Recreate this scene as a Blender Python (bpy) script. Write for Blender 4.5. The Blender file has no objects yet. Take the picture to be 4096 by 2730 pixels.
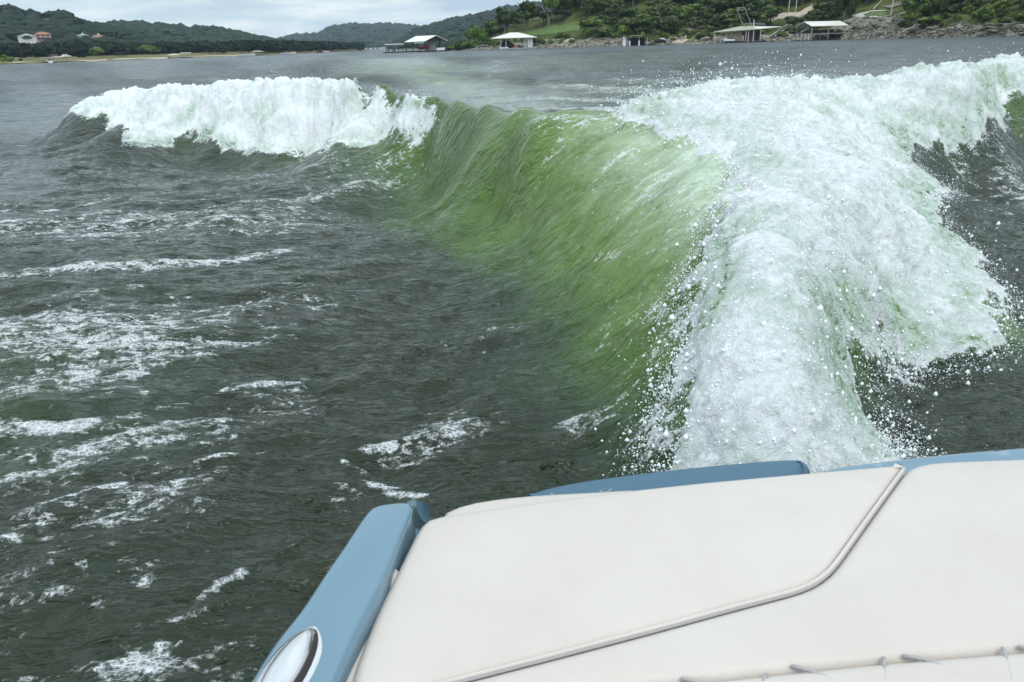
import bpy, bmesh, math, random, time
import numpy as np
from mathutils import Vector, Matrix
T0 = time.time()
random.seed(7)
rng = np.random.default_rng(11)
S = bpy.context.scene
COL = S.collection
# ------------------------------------------------------------------ camera
FPX = 2958.0                      # focal length in pixels of the 4096 px wide photograph
PITCH = math.atan(1185 / FPX)
ROLL = math.atan(0.031)
CAM = Vector((0, 0, 1.6))
H = Vector((1, 0, 0)); V = Vector((0, math.sin(PITCH), math.cos(PITCH)))
FW = Vector((0, math.cos(PITCH), -math.sin(PITCH)))
RT = H * math.cos(ROLL) - V * math.sin(ROLL)
UP = H * math.sin(ROLL) + V * math.cos(ROLL)
cd = bpy.data.cameras.new('camera'); cam = bpy.data.objects.new('camera', cd); COL.objects.link(cam)
cd.lens = 26.0; cd.sensor_width = 36.0; cd.sensor_fit = 'HORIZONTAL'
cd.clip_start = 0.05; cd.clip_end = 20000
cd.dof.use_dof = True; cd.dof.focus_distance = 6.0; cd.dof.aperture_fstop = 14.0
cam.matrix_world = Matrix(((RT.x, UP.x, -FW.x, CAM.x), (RT.y, UP.y, -FW.y, CAM.y), (RT.z, UP.z, -FW.z, CAM.z), (0, 0, 0, 1)))
S.camera = cam
# ------------------------------------------------------------------ world, sun, exposure
SUN_EL, SUN_AZ = math.radians(58), math.radians(140)     # azimuth from +Y towards +X
world = bpy.data.worlds.new('World'); S.world = world; world.use_nodes = True
nt = world.node_tree; nt.nodes.clear()
def N(t, typ, **kw):
    n = t.nodes.new(typ)
    for k, v in kw.items():
        if k in n.inputs.keys() if isinstance(k, str) else False: n.inputs[k].default_value = v
        else: setattr(n, k, v)
    return n
wo = N(nt, 'ShaderNodeOutputWorld'); bg = N(nt, 'ShaderNodeBackground'); bg.inputs['Strength'].default_value = 1.0
sky = N(nt, 'ShaderNodeTexSky', sky_type='NISHITA', sun_disc=False, sun_elevation=SUN_EL, sun_rotation=-SUN_AZ, air_density=1.0, dust_density=2.0)
tc = N(nt, 'ShaderNodeTexCoord'); mp = N(nt, 'ShaderNodeMapping')
# cloud deck: project the view direction on a plane overhead
sepd = N(nt, 'ShaderNodeSeparateXYZ'); nt.links.new(tc.outputs['Generated'], sepd.inputs[0])
absz = N(nt, 'ShaderNodeMath', operation='MAXIMUM'); absz.inputs[1].default_value = 0.0
nt.links.new(sepd.outputs['Z'], absz.inputs[0])
addz = N(nt, 'ShaderNodeMath', operation='ADD'); addz.inputs[1].default_value = 0.11; nt.links.new(absz.outputs[0], addz.inputs[0])
dx = N(nt, 'ShaderNodeMath', operation='DIVIDE'); nt.links.new(sepd.outputs['X'], dx.inputs[0]); nt.links.new(addz.outputs[0], dx.inputs[1])
dy = N(nt, 'ShaderNodeMath', operation='DIVIDE'); nt.links.new(sepd.outputs['Y'], dy.inputs[0]); nt.links.new(addz.outputs[0], dy.inputs[1])
cmb = N(nt, 'ShaderNodeCombineXYZ'); nt.links.new(dx.outputs[0], cmb.inputs[0]); nt.links.new(dy.outputs[0], cmb.inputs[1])
nz = N(nt, 'ShaderNodeTexNoise'); nz.inputs['Scale'].default_value = 0.9; nz.inputs['Detail'].default_value = 8; nz.inputs['Roughness'].default_value = 0.56; nz.inputs['Distortion'].default_value = 0.3
nt.links.new(cmb.outputs[0], nz.inputs['Vector'])
cr = N(nt, 'ShaderNodeValToRGB'); e = cr.color_ramp.elements
e[0].position = 0.36; e[0].color = (0.43, 0.54, 0.66, 1); e[1].position = 0.64; e[1].color = (0.84, 0.88, 0.89, 1)
m = cr.color_ramp.elements.new(0.5); m.color = (0.60, 0.71, 0.77, 1)
nt.links.new(nz.outputs['Fac'], cr.inputs['Fac'])
skm = N(nt, 'ShaderNodeVectorMath', operation='SCALE'); skm.inputs['Scale'].default_value = 0.10; nt.links.new(sky.outputs[0], skm.inputs[0])
mx = N(nt, 'ShaderNodeMix', data_type='RGBA'); mx.inputs['Factor'].default_value = 0.9
nt.links.new(skm.outputs[0], mx.inputs[6]); nt.links.new(cr.outputs[0], mx.inputs[7])
# an overcast sky is brighter overhead than at the horizon
zr_ = N(nt, 'ShaderNodeMapRange'); zr_.inputs[1].default_value = 0.0; zr_.inputs[2].default_value = 0.75; zr_.inputs[3].default_value = 0.90; zr_.inputs[4].default_value = 1.7; nt.links.new(absz.outputs[0], zr_.inputs[0])
zs_ = N(nt, 'ShaderNodeVectorMath', operation='SCALE'); nt.links.new(mx.outputs[2], zs_.inputs[0]); nt.links.new(zr_.outputs[0], zs_.inputs['Scale'])
nt.links.new(zs_.outputs[0], bg.inputs['Color']); nt.links.new(bg.outputs[0], wo.inputs[0])
sl = bpy.data.lights.new('sun', 'SUN'); sl.energy = 0.9; sl.angle = math.radians(25); sl.color = (1.0, 0.96, 0.9)
so = bpy.data.objects.new('sun', sl); COL.objects.link(so)
sd = Vector((math.sin(SUN_AZ) * math.cos(SUN_EL), math.cos(SUN_AZ) * math.cos(SUN_EL), math.sin(SUN_EL)))
so.rotation_euler = sd.to_track_quat('Z', 'Y').to_euler()
S.view_settings.view_transform = 'Standard'; S.view_settings.look = 'None'; S.view_settings.exposure = 0.42; S.view_settings.gamma = 1.0
S.view_settings.use_curve_mapping = False
S.cycles.max_bounces = 8; S.cycles.transparent_max_bounces = 6; S.cycles.volume_bounces = 1
S.cycles.use_denoising = True

# ------------------------------------------------------------------ helpers
KD = 4096 / 2353.0
def ray(px, py):
    d = FW + RT * ((px - 2048) / FPX) - UP * ((py - 1365) / FPX)
    return d
def atz(px, py, z):              # photo pixel at a known height
    d = ray(px, py); t = (z - CAM.z) / d.z
    return CAM + d * t
def atd(px, py, dist):           # photo pixel at a known ground distance
    d = ray(px, py); t = dist / math.hypot(d.x, d.y)
    return CAM + d * t
def D(px, py, z): return atz(px * KD, py * KD, z)
def DD(px, py, dist): return atd(px * KD, py * KD, dist)
def hor(px): return 243 - 0.031 * px
def project(P):                  # world -> photo pixel
    v = Vector(P) - CAM; w = v.dot(FW)
    return 2048 + FPX * v.dot(RT) / w, 1365 - FPX * v.dot(UP) / w

_perm = rng.permutation(512); _perm = np.concatenate([_perm, _perm, _perm])
_ga = rng.random(512) * 2 * np.pi; _gx = np.cos(_ga); _gy = np.sin(_ga)
def perlin(x, y, seed=0):
    x = x + seed * 17.31; y = y + seed * 9.77
    xi = np.floor(x).astype(np.int64); yi = np.floor(y).astype(np.int64)
    xf = x - xi; yf = y - yi
    u = xf * xf * xf * (xf * (xf * 6 - 15) + 10); v = yf * yf * yf * (yf * (yf * 6 - 15) + 10)
    X0 = xi & 511; X1 = (xi + 1) & 511; Y0 = yi & 511; Y1 = (yi + 1) & 511
    def g(X, Y, fx, fy):
        h = _perm[_perm[X] + Y]; return _gx[h] * fx + _gy[h] * fy
    a = g(X0, Y0, xf, yf); b = g(X1, Y0, xf - 1, yf); c = g(X0, Y1, xf, yf - 1); d = g(X1, Y1, xf - 1, yf - 1)
    return (a + u * (b - a)) * (1 - v) + (c + u * (d - c)) * v
def fbm(x, y, oct=4, seed=0, lac=2.03, gain=0.5):
    s = 0; a = 1
    for i in range(oct):
        s = s + a * perlin(x, y, seed + i * 3); x = x * lac; y = y * lac; a *= gain
    return s
def billow(x, y, oct=4, seed=0, gain=0.55):
    s = 0; a = 1
    for i in range(oct):
        s = s + a * (np.abs(perlin(x, y, seed + i * 3)) * 2 - 0.4); x = x * 2.1; y = y * 2.1; a *= gain
    return s
def sstep(a, b, x):
    t = np.clip((x - a) / (b - a), 0, 1); return t * t * (3 - 2 * t)

def mesh_np(name, verts, faces, mat=None, parent=None, smooth=True):
    verts = np.asarray(verts, dtype=np.float32); faces = np.asarray(faces, dtype=np.int32)
    me = bpy.data.meshes.new(name); nv = len(verts); nf, k = faces.shape
    me.vertices.add(nv); me.vertices.foreach_set('co', verts.ravel())
    me.loops.add(nf * k); me.loops.foreach_set('vertex_index', faces.ravel())
    me.polygons.add(nf); me.polygons.foreach_set('loop_start', np.arange(0, nf * k, k, dtype=np.int32))
    me.update(calc_edges=True)
    me.polygons.foreach_set('use_smooth', np.full(nf, smooth))
    if mat: me.materials.append(mat)
    o = bpy.data.objects.new(name, me); COL.objects.link(o)
    if parent: o.parent = parent
    return o
def attr(o, name, vals):
    a = o.data.attributes.new(name, 'FLOAT', 'POINT'); a.data.foreach_set('value', np.asarray(vals, dtype=np.float32))
def grid_faces(nr, nc):
    i = np.arange(nr * nc).reshape(nr, nc)
    return np.stack([i[:-1, :-1], i[:-1, 1:], i[1:, 1:], i[1:, :-1]], -1).reshape(-1, 4)
class MB:
    def __init__(s): s.v = []; s.f = []
    def add(s, vs, fs):
        b = len(s.v); s.v += [tuple(v) for v in vs]; s.f += [tuple(i + b for i in f) for f in fs]
    def box(s, c, d, rz=0, M=None):
        x, y, z = d[0] / 2, d[1] / 2, d[2] / 2; R = Matrix.Rotation(rz, 3, 'Z')
        vs = [Vector(c) + R @ Vector((a * x, b * y, e * z)) for a in (-1, 1) for b in (-1, 1) for e in (-1, 1)]
        s.add(vs, [(0, 1, 3, 2), (4, 6, 7, 5), (0, 4, 5, 1), (2, 3, 7, 6), (0, 2, 6, 4), (1, 5, 7, 3)])
    def tube(s, pts, r, n=8, caps=True):
        pts = [Vector(p) for p in pts]; rs = r if isinstance(r, (list, tuple)) else [r] * len(pts)
        rings = []
        for i, p in enumerate(pts):
            t = (pts[min(i + 1, len(pts) - 1)] - pts[max(i - 1, 0)]).normalized()
            a = t.cross(Vector((0, 0, 1)) if abs(t.z) < 0.95 else Vector((1, 0, 0))).normalized(); b = t.cross(a)
            rings.append([p + (a * math.cos(2 * math.pi * k / n) + b * math.sin(2 * math.pi * k / n)) * rs[i] for k in range(n)])
        vs = [v for q in rings for v in q]; fs = []
        for i in range(len(pts) - 1):
            for k in range(n):
                fs.append((i * n + k, i * n + (k + 1) % n, (i + 1) * n + (k + 1) % n, (i + 1) * n + k))
        if caps: fs += [tuple(range(n))[::-1], tuple(range((len(pts) - 1) * n, len(pts) * n))]
        s.add(vs, fs)
    def build(s, name, mat, parent=None, smooth=False, bevel=0):
        me = bpy.data.meshes.new(name); me.from_pydata(s.v, [], s.f); me.materials.append(mat)
        if smooth: me.polygons.foreach_set('use_smooth', [True] * len(me.polygons))
        o = bpy.data.objects.new(name, me); COL.objects.link(o)
        if parent: o.parent = parent
        if bevel:
            b = o.modifiers.new('bevel', 'BEVEL'); b.width = bevel; b.segments = 2
        return o
def tag(o, label=None, cat=None, group=None, kind=None):
    for k, v in (('label', label), ('category', cat), ('group', group), ('kind', kind)):
        if v: o[k] = v
    return o
def empty(name, loc=(0, 0, 0), rz=0, label=None, cat=None, group=None):
    o = bpy.data.objects.new(name, None); COL.objects.link(o); o.location = loc; o.rotation_euler = (0, 0, rz); o.empty_display_size = 0.2
    return tag(o, label, cat, group)
def copy_tree(o, parent=None):
    c = o.copy(); COL.objects.link(c); c.parent = parent
    for ch in list(o.children): copy_tree(ch, c)
    return c

# ------------------------------------------------------------------ materials
def mat(name, col, rough=0.6, metal=0.0, noise=None, bump=0.0, bscale=20, coat=0.0, spec=0.5, rnd=0.0, trans=0.0):
    m = bpy.data.materials.new(name); m.use_nodes = True; t = m.node_tree; p = t.nodes['Principled BSDF']
    p.inputs['Base Color'].default_value = (*col, 1); p.inputs['Roughness'].default_value = rough; p.inputs['Metallic'].default_value = metal
    p.inputs['Coat Weight'].default_value = coat; p.inputs['Specular IOR Level'].default_value = spec; p.inputs['Coat Roughness'].default_value = 0.08
    co = N(t, 'ShaderNodeTexCoord')
    last = None
    if noise:
        sc, amt, col2 = noise
        n = N(t, 'ShaderNodeTexNoise'); n.inputs['Scale'].default_value = sc; n.inputs['Detail'].default_value = 5; n.inputs['Roughness'].default_value = 0.6
        t.links.new(co.outputs['Object'], n.inputs['Vector'])
        r = N(t, 'ShaderNodeMapRange'); r.inputs[1].default_value = 0.35; r.inputs[2].default_value = 0.68; r.inputs[4].default_value = amt; t.links.new(n.outputs['Fac'], r.inputs[0])
        x = N(t, 'ShaderNodeMix', data_type='RGBA'); x.inputs[6].default_value = (*col, 1); x.inputs[7].default_value = (*col2, 1)
        t.links.new(r.outputs[0], x.inputs[0]); t.links.new(x.outputs[2], p.inputs['Base Color']); last = x
    if rnd:
        oi = N(t, 'ShaderNodeObjectInfo'); r = N(t, 'ShaderNodeMapRange'); r.inputs[3].default_value = 1 - rnd; r.inputs[4].default_value = 1 + rnd
        t.links.new(oi.outputs['Random'], r.inputs[0])
        hs = N(t, 'ShaderNodeHueSaturation'); t.links.new(r.outputs[0], hs.inputs['Value'])
        r2 = N(t, 'ShaderNodeMapRange'); r2.inputs[3].default_value = 0.478; r2.inputs[4].default_value = 0.512
        ml = N(t, 'ShaderNodeMath', operation='MULTIPLY'); ml.inputs[1].default_value = 7.13; fr = N(t, 'ShaderNodeMath', operation='FRACT')
        t.links.new(oi.outputs['Random'], ml.inputs[0]); t.links.new(ml.outputs[0], fr.inputs[0]); t.links.new(fr.outputs[0], r2.inputs[0]); t.links.new(r2.outputs[0], hs.inputs['Hue'])
        if last: t.links.new(last.outputs[2], hs.inputs['Color'])
        else: hs.inputs['Color'].default_value = (*col, 1)
        t.links.new(hs.outputs[0], p.inputs['Base Color'])
    if bump:
        n = N(t, 'ShaderNodeTexNoise'); n.inputs['Scale'].default_value = bscale; n.inputs['Detail'].default_value = 6; t.links.new(co.outputs['Object'], n.inputs['Vector'])
        b = N(t, 'ShaderNodeBump'); b.inputs['Strength'].default_value = bump; b.inputs['Distance'].default_value = 0.01 if bscale > 10 else 0.3
        t.links.new(n.outputs['Fac'], b.inputs['Height']); t.links.new(b.outputs[0], p.inputs['Normal'])
    return m
M = dict(
    vinyl=mat('cream_vinyl', (0.49, 0.443, 0.400), 0.42, noise=(2.6, 1.0, (0.545, 0.50, 0.455)), bump=0.12, bscale=260, spec=0.35),
    stitch=mat('grey_stitching', (0.33, 0.315, 0.315), 0.8),
    gel=mat('blue_gelcoat', (0.095, 0.185, 0.245), 0.10, noise=(2.0, 0.3, (0.11, 0.205, 0.27)), coat=0.8),
    bluevinyl=mat('blue_vinyl', (0.048, 0.115, 0.175), 0.45, bump=0.35, bscale=160),
    chrome=mat('chrome', (0.66, 0.64, 0.63), 0.16, 1.0),
    black=mat('dark_gap', (0.02, 0.015, 0.015), 0.6),
    hull=mat('hull_gelcoat', (0.095, 0.185, 0.245), 0.2),
    leaf=mat('leaves', (0.024, 0.044, 0.010), 0.6, noise=(0.5, 1.0, (0.070, 0.105, 0.018)), rnd=0.35, spec=0.2),
    leaf_light=mat('bright_leaves', (0.06, 0.11, 0.018), 0.6, noise=(0.5, 1.0, (0.13, 0.18, 0.035)), rnd=0.3, spec=0.2),
    leaf_far=mat('far_leaves', (0.008, 0.019, 0.010), 0.7, noise=(0.08, 1.0, (0.018, 0.032, 0.014)), rnd=0.3, spec=0.1),
    bark=mat('bark', (0.10, 0.085, 0.065), 0.9, noise=(2, 1, (0.2, 0.18, 0.15))),
    rock=mat('limestone', (0.10, 0.092, 0.07), 0.9, noise=(0.7, 1.0, (0.27, 0.25, 0.20)), bump=0.8, bscale=1.2, rnd=0.25, spec=0.2),
    metalroof=mat('pale_metal_roof', (0.62, 0.60, 0.54), 0.45, noise=(0.3, 0.6, (0.5, 0.48, 0.44))),
    whiteroof=mat('white_metal_roof', (0.72, 0.78, 0.74), 0.4, noise=(0.3, 0.5, (0.6, 0.66, 0.62))),
    tanroof=mat('olive_tan_roof', (0.30, 0.29, 0.21), 0.6, noise=(0.3, 0.6, (0.36, 0.34, 0.26))),
    brownroof=mat('brown_roof', (0.22, 0.15, 0.11), 0.8), redroof=mat('red_tile_roof', (0.30, 0.13, 0.08), 0.8),
    tanwall=mat('tan_block_wall', (0.42, 0.34, 0.25), 0.85, noise=(1.5, 0.6, (0.34, 0.27, 0.2))),
    brownwall=mat('brown_siding', (0.17, 0.11, 0.085), 0.8, noise=(1.5, 0.6, (0.1, 0.06, 0.05))),
    whitewall=mat('white_stucco', (0.62, 0.60, 0.56), 0.8), pinkwall=mat('pink_stucco', (0.42, 0.28, 0.25), 0.8),
    sandwall=mat('sand_stucco', (0.42, 0.34, 0.26), 0.8), greenwall=mat('grey_green_siding', (0.26, 0.32, 0.29), 0.8),
    glass=mat('dark_glass', (0.02, 0.03, 0.035), 0.1), post=mat('grey_post', (0.30, 0.31, 0.27), 0.7),
    darkpost=mat('dark_post', (0.045, 0.055, 0.05), 0.7), palepost=mat('weathered_pale_post', (0.55, 0.53, 0.48), 0.7),
    deck=mat('dock_deck', (0.22, 0.21, 0.19), 0.8), darkdeck=mat('dock_float', (0.02, 0.02, 0.02), 0.8),
    rust=mat('rusty_brown_roof', (0.16, 0.11, 0.06), 0.8, noise=(0.8, 1, (0.05, 0.035, 0.02))),
    red=mat('red_paint', (0.3, 0.015, 0.03), 0.35), white=mat('white_paint', (0.8, 0.8, 0.8), 0.35), blackp=mat('black_plastic', (0.012, 0.012, 0.014), 0.5),
    salmon=mat('faded_red_plastic', (0.5, 0.2, 0.15), 0.6), steel=mat('galvanised_steel', (0.42, 0.44, 0.45), 0.45, 0.3),
    sand=mat('pale_gravel', (0.44, 0.37, 0.29), 0.95, noise=(0.4, 0.8, (0.34, 0.27, 0.2))),
    concrete=mat('pale_concrete', (0.44, 0.42, 0.34), 0.9, noise=(0.4, 0.7, (0.36, 0.34, 0.27))),
    lawn=mat('lawn_grass', (0.055, 0.10, 0.02), 0.9, noise=(0.6, 1.0, (0.10, 0.15, 0.035))),
    silver=mat('silver_log', (0.42, 0.39, 0.34), 0.8),
)
print('setup', time.time() - T0)
# ================================================================== WATER
def cp(px, py, z=None, d=None): return D(px, py, z) if d is None else DD(px, py, d)
ctrl = []
flat = [(0,460),(0,600),(0,800),(0,1000),(0,1250),(0,1560),(300,420),(300,600),(300,900),(300,1250),(500,1500),(600,440),(0,300),(100,350),(0,200),(100,205),
        (130,300),(800,1500),(1200,1400),(1600,1500),(2000,1500),(2300,1300),(2353,1000),(1780,1560),(1500,1300),(2200,930),(2353,830),(2353,640),(2353,480),(2353,380),(2200,1010),(2110,1010),(2150,920)]
ctrl += [(*cp(a, b, 0.0)[:2], 0.0) for a, b in flat]
face = [(600,600,-.03),(600,800,-.05),(600,1100,-.03),(850,430,-.02),(850,600,-.07),(900,850,-.08),(850,1100,-.05),(1050,560,-.07),(1100,900,-.06),(1200,1090,0),(1250,750,-.03),
        (1400,1060,.0),(1150,600,-.02),(950,400,.04),(1000,430,.03),(1350,860,.02),(1400,950,.04),
        (300,330,.02),(420,338,.02),(560,352,.02),(640,356,.03),(750,345,.03),(850,338,.06),(950,326,.20),
        (300,280,.5),(480,280,.45),(640,270,.55),(800,270,.6),(900,265,.65),(1000,300,.55),
        (1150,450,.26),(1200,450,.33),(1300,420,.53),(1300,600,.15),(1400,500,.46),(1400,400,.66),(1400,650,.24),(1500,600,.44),(1500,750,.30),(1450,900,.13),(1550,480,.62),
        (1600,600,.58),(1600,700,.50),(1580,850,.38),(1530,950,.26),(1500,1060,.14),(1100,330,.66),(1050,380,.33),(1200,330,.75),(1300,330,.78),(1220,520,.17),
        (1800,300,.93),(1750,450,.82),(1800,600,.72),(1800,750,.60),(1800,900,.48),(1780,1060,.36),(1950,400,.82),(2000,600,.48),(2000,750,.33),(1930,900,.24),(1950,1000,.2),(2030,1060,.06),
        (2100,300,.30),(2050,320,.5),(2200,260,.42),(2100,500,.30),(2200,650,.17),(2270,750,.10),(2150,800,.07),(2050,830,.09),(2000,960,.05),
        (2200,400,.0),(2300,330,.02),(2330,560,.0),(2353,262,.05),(2150,440,.06)]
ctrl += [(*cp(a, b, z)[:2], z) for a, b, z in face]
for a, b, dd in ((90,240,19),(40,240,18),(-40,230,20),(60,200,23)): q = DD(a, b, dd); ctrl.append((q.x, q.y, 0.0))
crest_px = [(180,235,19.0),(280,203,18.3),(420,198,16.9),(560,192,15.4),(640,182,14.7),(760,188,14.1),(840,200,13.1),(910,207,12.1),(1000,230,10.5),(1100,250,8.9),(1200,258,7.8),(1300,264,7.3),(1400,262,7.3),
            (1500,245,8.0),(1600,218,9.4),(1700,200,10.0),(1850,190,10.5),(2000,182,11.1),(2150,155,12.3),(2220,150,13.8),(2285,150,16.2),(2353,172,19.3),(2440,205,22.0)]
crest = [cp(a, b, d=dd) for a, b, dd in crest_px]
ctrl += [tuple(c) for c in crest]
fine = []
for i in range(len(crest_px) - 1):
    for f in (0, .33, .67): q = [crest_px[i][k] * (1 - f) + crest_px[i + 1][k] * f for k in range(3)]; fine.append(DD(*q)); 
    ctrl += [tuple(fine[-1]), tuple(fine[-2])]
for c in fine[1:]:
    L = math.hypot(c.x, c.y); u = Vector((c.x / L, c.y / L))
    for off, k in ((0.7, .86), (1.9, .38), (3.4, .08), (6.5, 0.0)):
        ctrl.append((c.x + u.x * off, c.y + u.y * off, c.z * k))
for az in range(-95, 96, 10):
    for dd in (32, 70, 160): ctrl.append((math.sin(math.radians(az)) * dd, math.cos(math.radians(az)) * dd, 0.0))
for az in (-95, -70, -55, 55, 70, 95):
    for dd in (1, 2, 4, 8, 16): ctrl.append((math.sin(math.radians(az)) * dd, math.cos(math.radians(az)) * dd, 0.0))
# small waves of the older wake beyond the crest
for (a, b, dd, z, w) in ((400,163,24,.30,1), (470,158,25,.34,1), (1890,124,30,.42,1), (1800,128,28,.22,1), (1980,140,26,.1,1)):
    c = DD(a, b, dd); ctrl.append((c.x, c.y, z))
C = np.array(ctrl)
def warp(x, y):
    r = np.hypot(x, y) + 0.3
    return np.arctan2(x, y) * 1.6, np.log(r)
cu, cv = warp(C[:, 0], C[:, 1])
def kern(d2): return np.sqrt(d2 + 0.0016)            # multiquadric
n_ = len(C); A = -kern((cu[:, None] - cu) ** 2 + (cv[:, None] - cv) ** 2); A[np.diag_indices(n_)] -= 0.004 * 0 ; A += np.eye(n_) * 0.0006
P_ = np.stack([np.ones(n_)], 1)
W_ = np.linalg.solve(np.block([[A, P_], [P_.T, np.zeros((1, 1))]]), np.concatenate([C[:, 2], [0]]))
def zbase(x, y):
    x = np.asarray(x, float); y = np.asarray(y, float); sh = x.shape; x = x.ravel(); y = y.ravel()
    u, v = warp(x, y); out = np.full(len(x), W_[-1])
    for i in range(n_): out -= W_[i] * np.sqrt((u - cu[i]) ** 2 + (v - cv[i]) ** 2 + 0.0016)
    r = np.hypot(x, y); out *= 1 - sstep(45, 90, r)
    return out.reshape(sh)
def hit(px, py, dmax=19.0):                            # where a sight line of the photo meets the modelled surface
    d = ray(px * KD, py * KD); h = math.hypot(d.x, d.y)
    t = np.exp(np.linspace(math.log(0.5), math.log(dmax), 500)) / h
    X = CAM.x + d.x * t; Y = CAM.y + d.y * t; Z = CAM.z + d.z * t; g = Z - zbase(X, Y)
    if (g < 0).any(): i = int(np.argmax(g < 0))
    elif Z[-1] > 0.3 : i = int(np.argmin(g))
    else: i = int(np.argmin(g))
    if not (g < 0).any() and g.min() > 0.12:
        if d.z < -1e-4:
            tt = -CAM.z / d.z; return np.array([CAM.x + d.x * tt, CAM.y + d.y * tt])
    return np.array([X[i], Y[i]])
def poly(pts): return np.array([hit(*p) for p in pts])
def sdf(P, x, y):                                      # signed distance, negative inside
    d = np.full(len(x), 1e9); ins = np.zeros(len(x), bool); n = len(P)
    for i in range(n):
        a = P[i]; b = P[(i + 1) % n]; ex, ey = b - a; wx = x - a[0]; wy = y - a[1]
        t = np.clip((wx * ex + wy * ey) / (ex * ex + ey * ey + 1e-12), 0, 1)
        d = np.minimum(d, (wx - ex * t) ** 2 + (wy - ey * t) ** 2)
        c = ((a[1] <= y) & (b[1] > y)) | ((b[1] <= y) & (a[1] > y))
        xi = a[0] + (y - a[1]) / (ey if ey else 1e-12) * ex
        ins ^= c & (x < xi)
    return np.sqrt(d) * np.where(ins, -1, 1)

def back(i, off):
    c = crest[i]; L = math.hypot(c.x, c.y); return np.array([c.x * (1 + off / L), c.y * (1 + off / L)])
F1 = np.array([back(0, .3)] + [back(i, .7) for i in range(1, 6)] + [hit(830,212), hit(880,226), hit(930,236), hit(1003,262), hit(1008,276), hit(985,296), hit(950,312), hit(925,322), hit(880,320), hit(830,338), hit(760,342), hit(700,343), hit(640,353), hit(590,350), hit(545,342), hit(500,322),
     hit(450,312), hit(400,318), hit(340,330), hit(290,326), hit(285,300), hit(250,285), hit(200,275), hit(150,262)])
F2 = np.array([hit(*p) for p in [(1500,1078),(1522,980),(1550,880),(1575,790),(1560,730),(1590,690),(1585,620),(1640,540),(1670,450),(1640,380),(1560,330),(1450,305)]] +
     [back(12, -.3), back(13, .2), back(14, .5), back(15, .6), back(16, .7), back(17, .7), back(18, .8), back(19, .8), back(20, .8), back(21, .8), back(22, .8)] +
     [hit(*p) for p in [(2430,235),(2353,228),(2300,245),(2310,300),(2240,345),(2170,350),(2110,345),(2090,375),(2130,405),(2190,440),(2150,480),(2165,530),(2230,580),(2260,640),(2330,690),(2290,760),(2320,810),(2240,835),(2180,868),(2100,855),(2030,850),(1985,880),(1990,925),(2040,980),(2065,1045),(2070,1085)]] + [np.array([1.45, 1.6]), np.array([.5, 1.6])])
# grid
th = np.radians(np.concatenate([np.linspace(-98, -45.5, 50), np.linspace(-45, 45, 1030), np.linspace(45.5, 98, 50)]))
r1 = np.exp(np.linspace(math.log(0.9), math.log(17.5), 660)); r2 = np.exp(np.linspace(math.log(17.6), math.log(4500), 240))
rr = np.concatenate([r1, r2]); TH, R_ = np.meshgrid(th, rr); X = (R_ * np.sin(TH)).ravel(); Y = (R_ * np.cos(TH)).ravel(); RR = R_.ravel()
nr, nc = R_.shape
ZB = zbase(X, Y)
ZB = np.where(ZB > 1.0, 1.0 + .16 * np.tanh((ZB - 1.0) / .16), ZB)
print('rbf', time.time() - T0)
e_ = 0.04
gx = (zbase(X + e_, Y) - ZB) / e_; gy = (zbase(X, Y + e_) - ZB) / e_
s1 = sdf(F1, X, Y); s2 = sdf(F2, X, Y)
edge = fbm(X * 2.2, Y * 2.2, 4, 40) * 0.22
edge2 = fbm(X * 4.5, Y * 4.5, 4, 60) * 0.13
f1 = sstep(0.22, -0.16, s1 + edge * 1.1); f2 = sstep(0.10, -0.17, s2 + edge2 * 1.3)
# flow direction of surface streaks: along the hull's track, bending up the wave face
a_ = D(0, 640, 0); b_ = D(700, 578, 0); d1 = np.array([b_.x - a_.x, b_.y - a_.y]); d1 /= np.hypot(*d1)
fx = d1[0] + 2.2 * gx; fy = d1[1] + 2.2 * gy; L_ = np.hypot(fx, fy); fx /= L_; fy /= L_
def lic(scale, oct, seed, length, n=9, fn=fbm):
    s = 0; sc = length
    for k in np.linspace(-1, 1, n): s = s + fn((X + fx * k * sc) * scale, (Y + fy * k * sc) * scale, oct, seed)
    return s / n
near = RR < 22
U2 = X * d1[0] + Y * d1[1]; V2 = -X * d1[1] + Y * d1[0]
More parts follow.
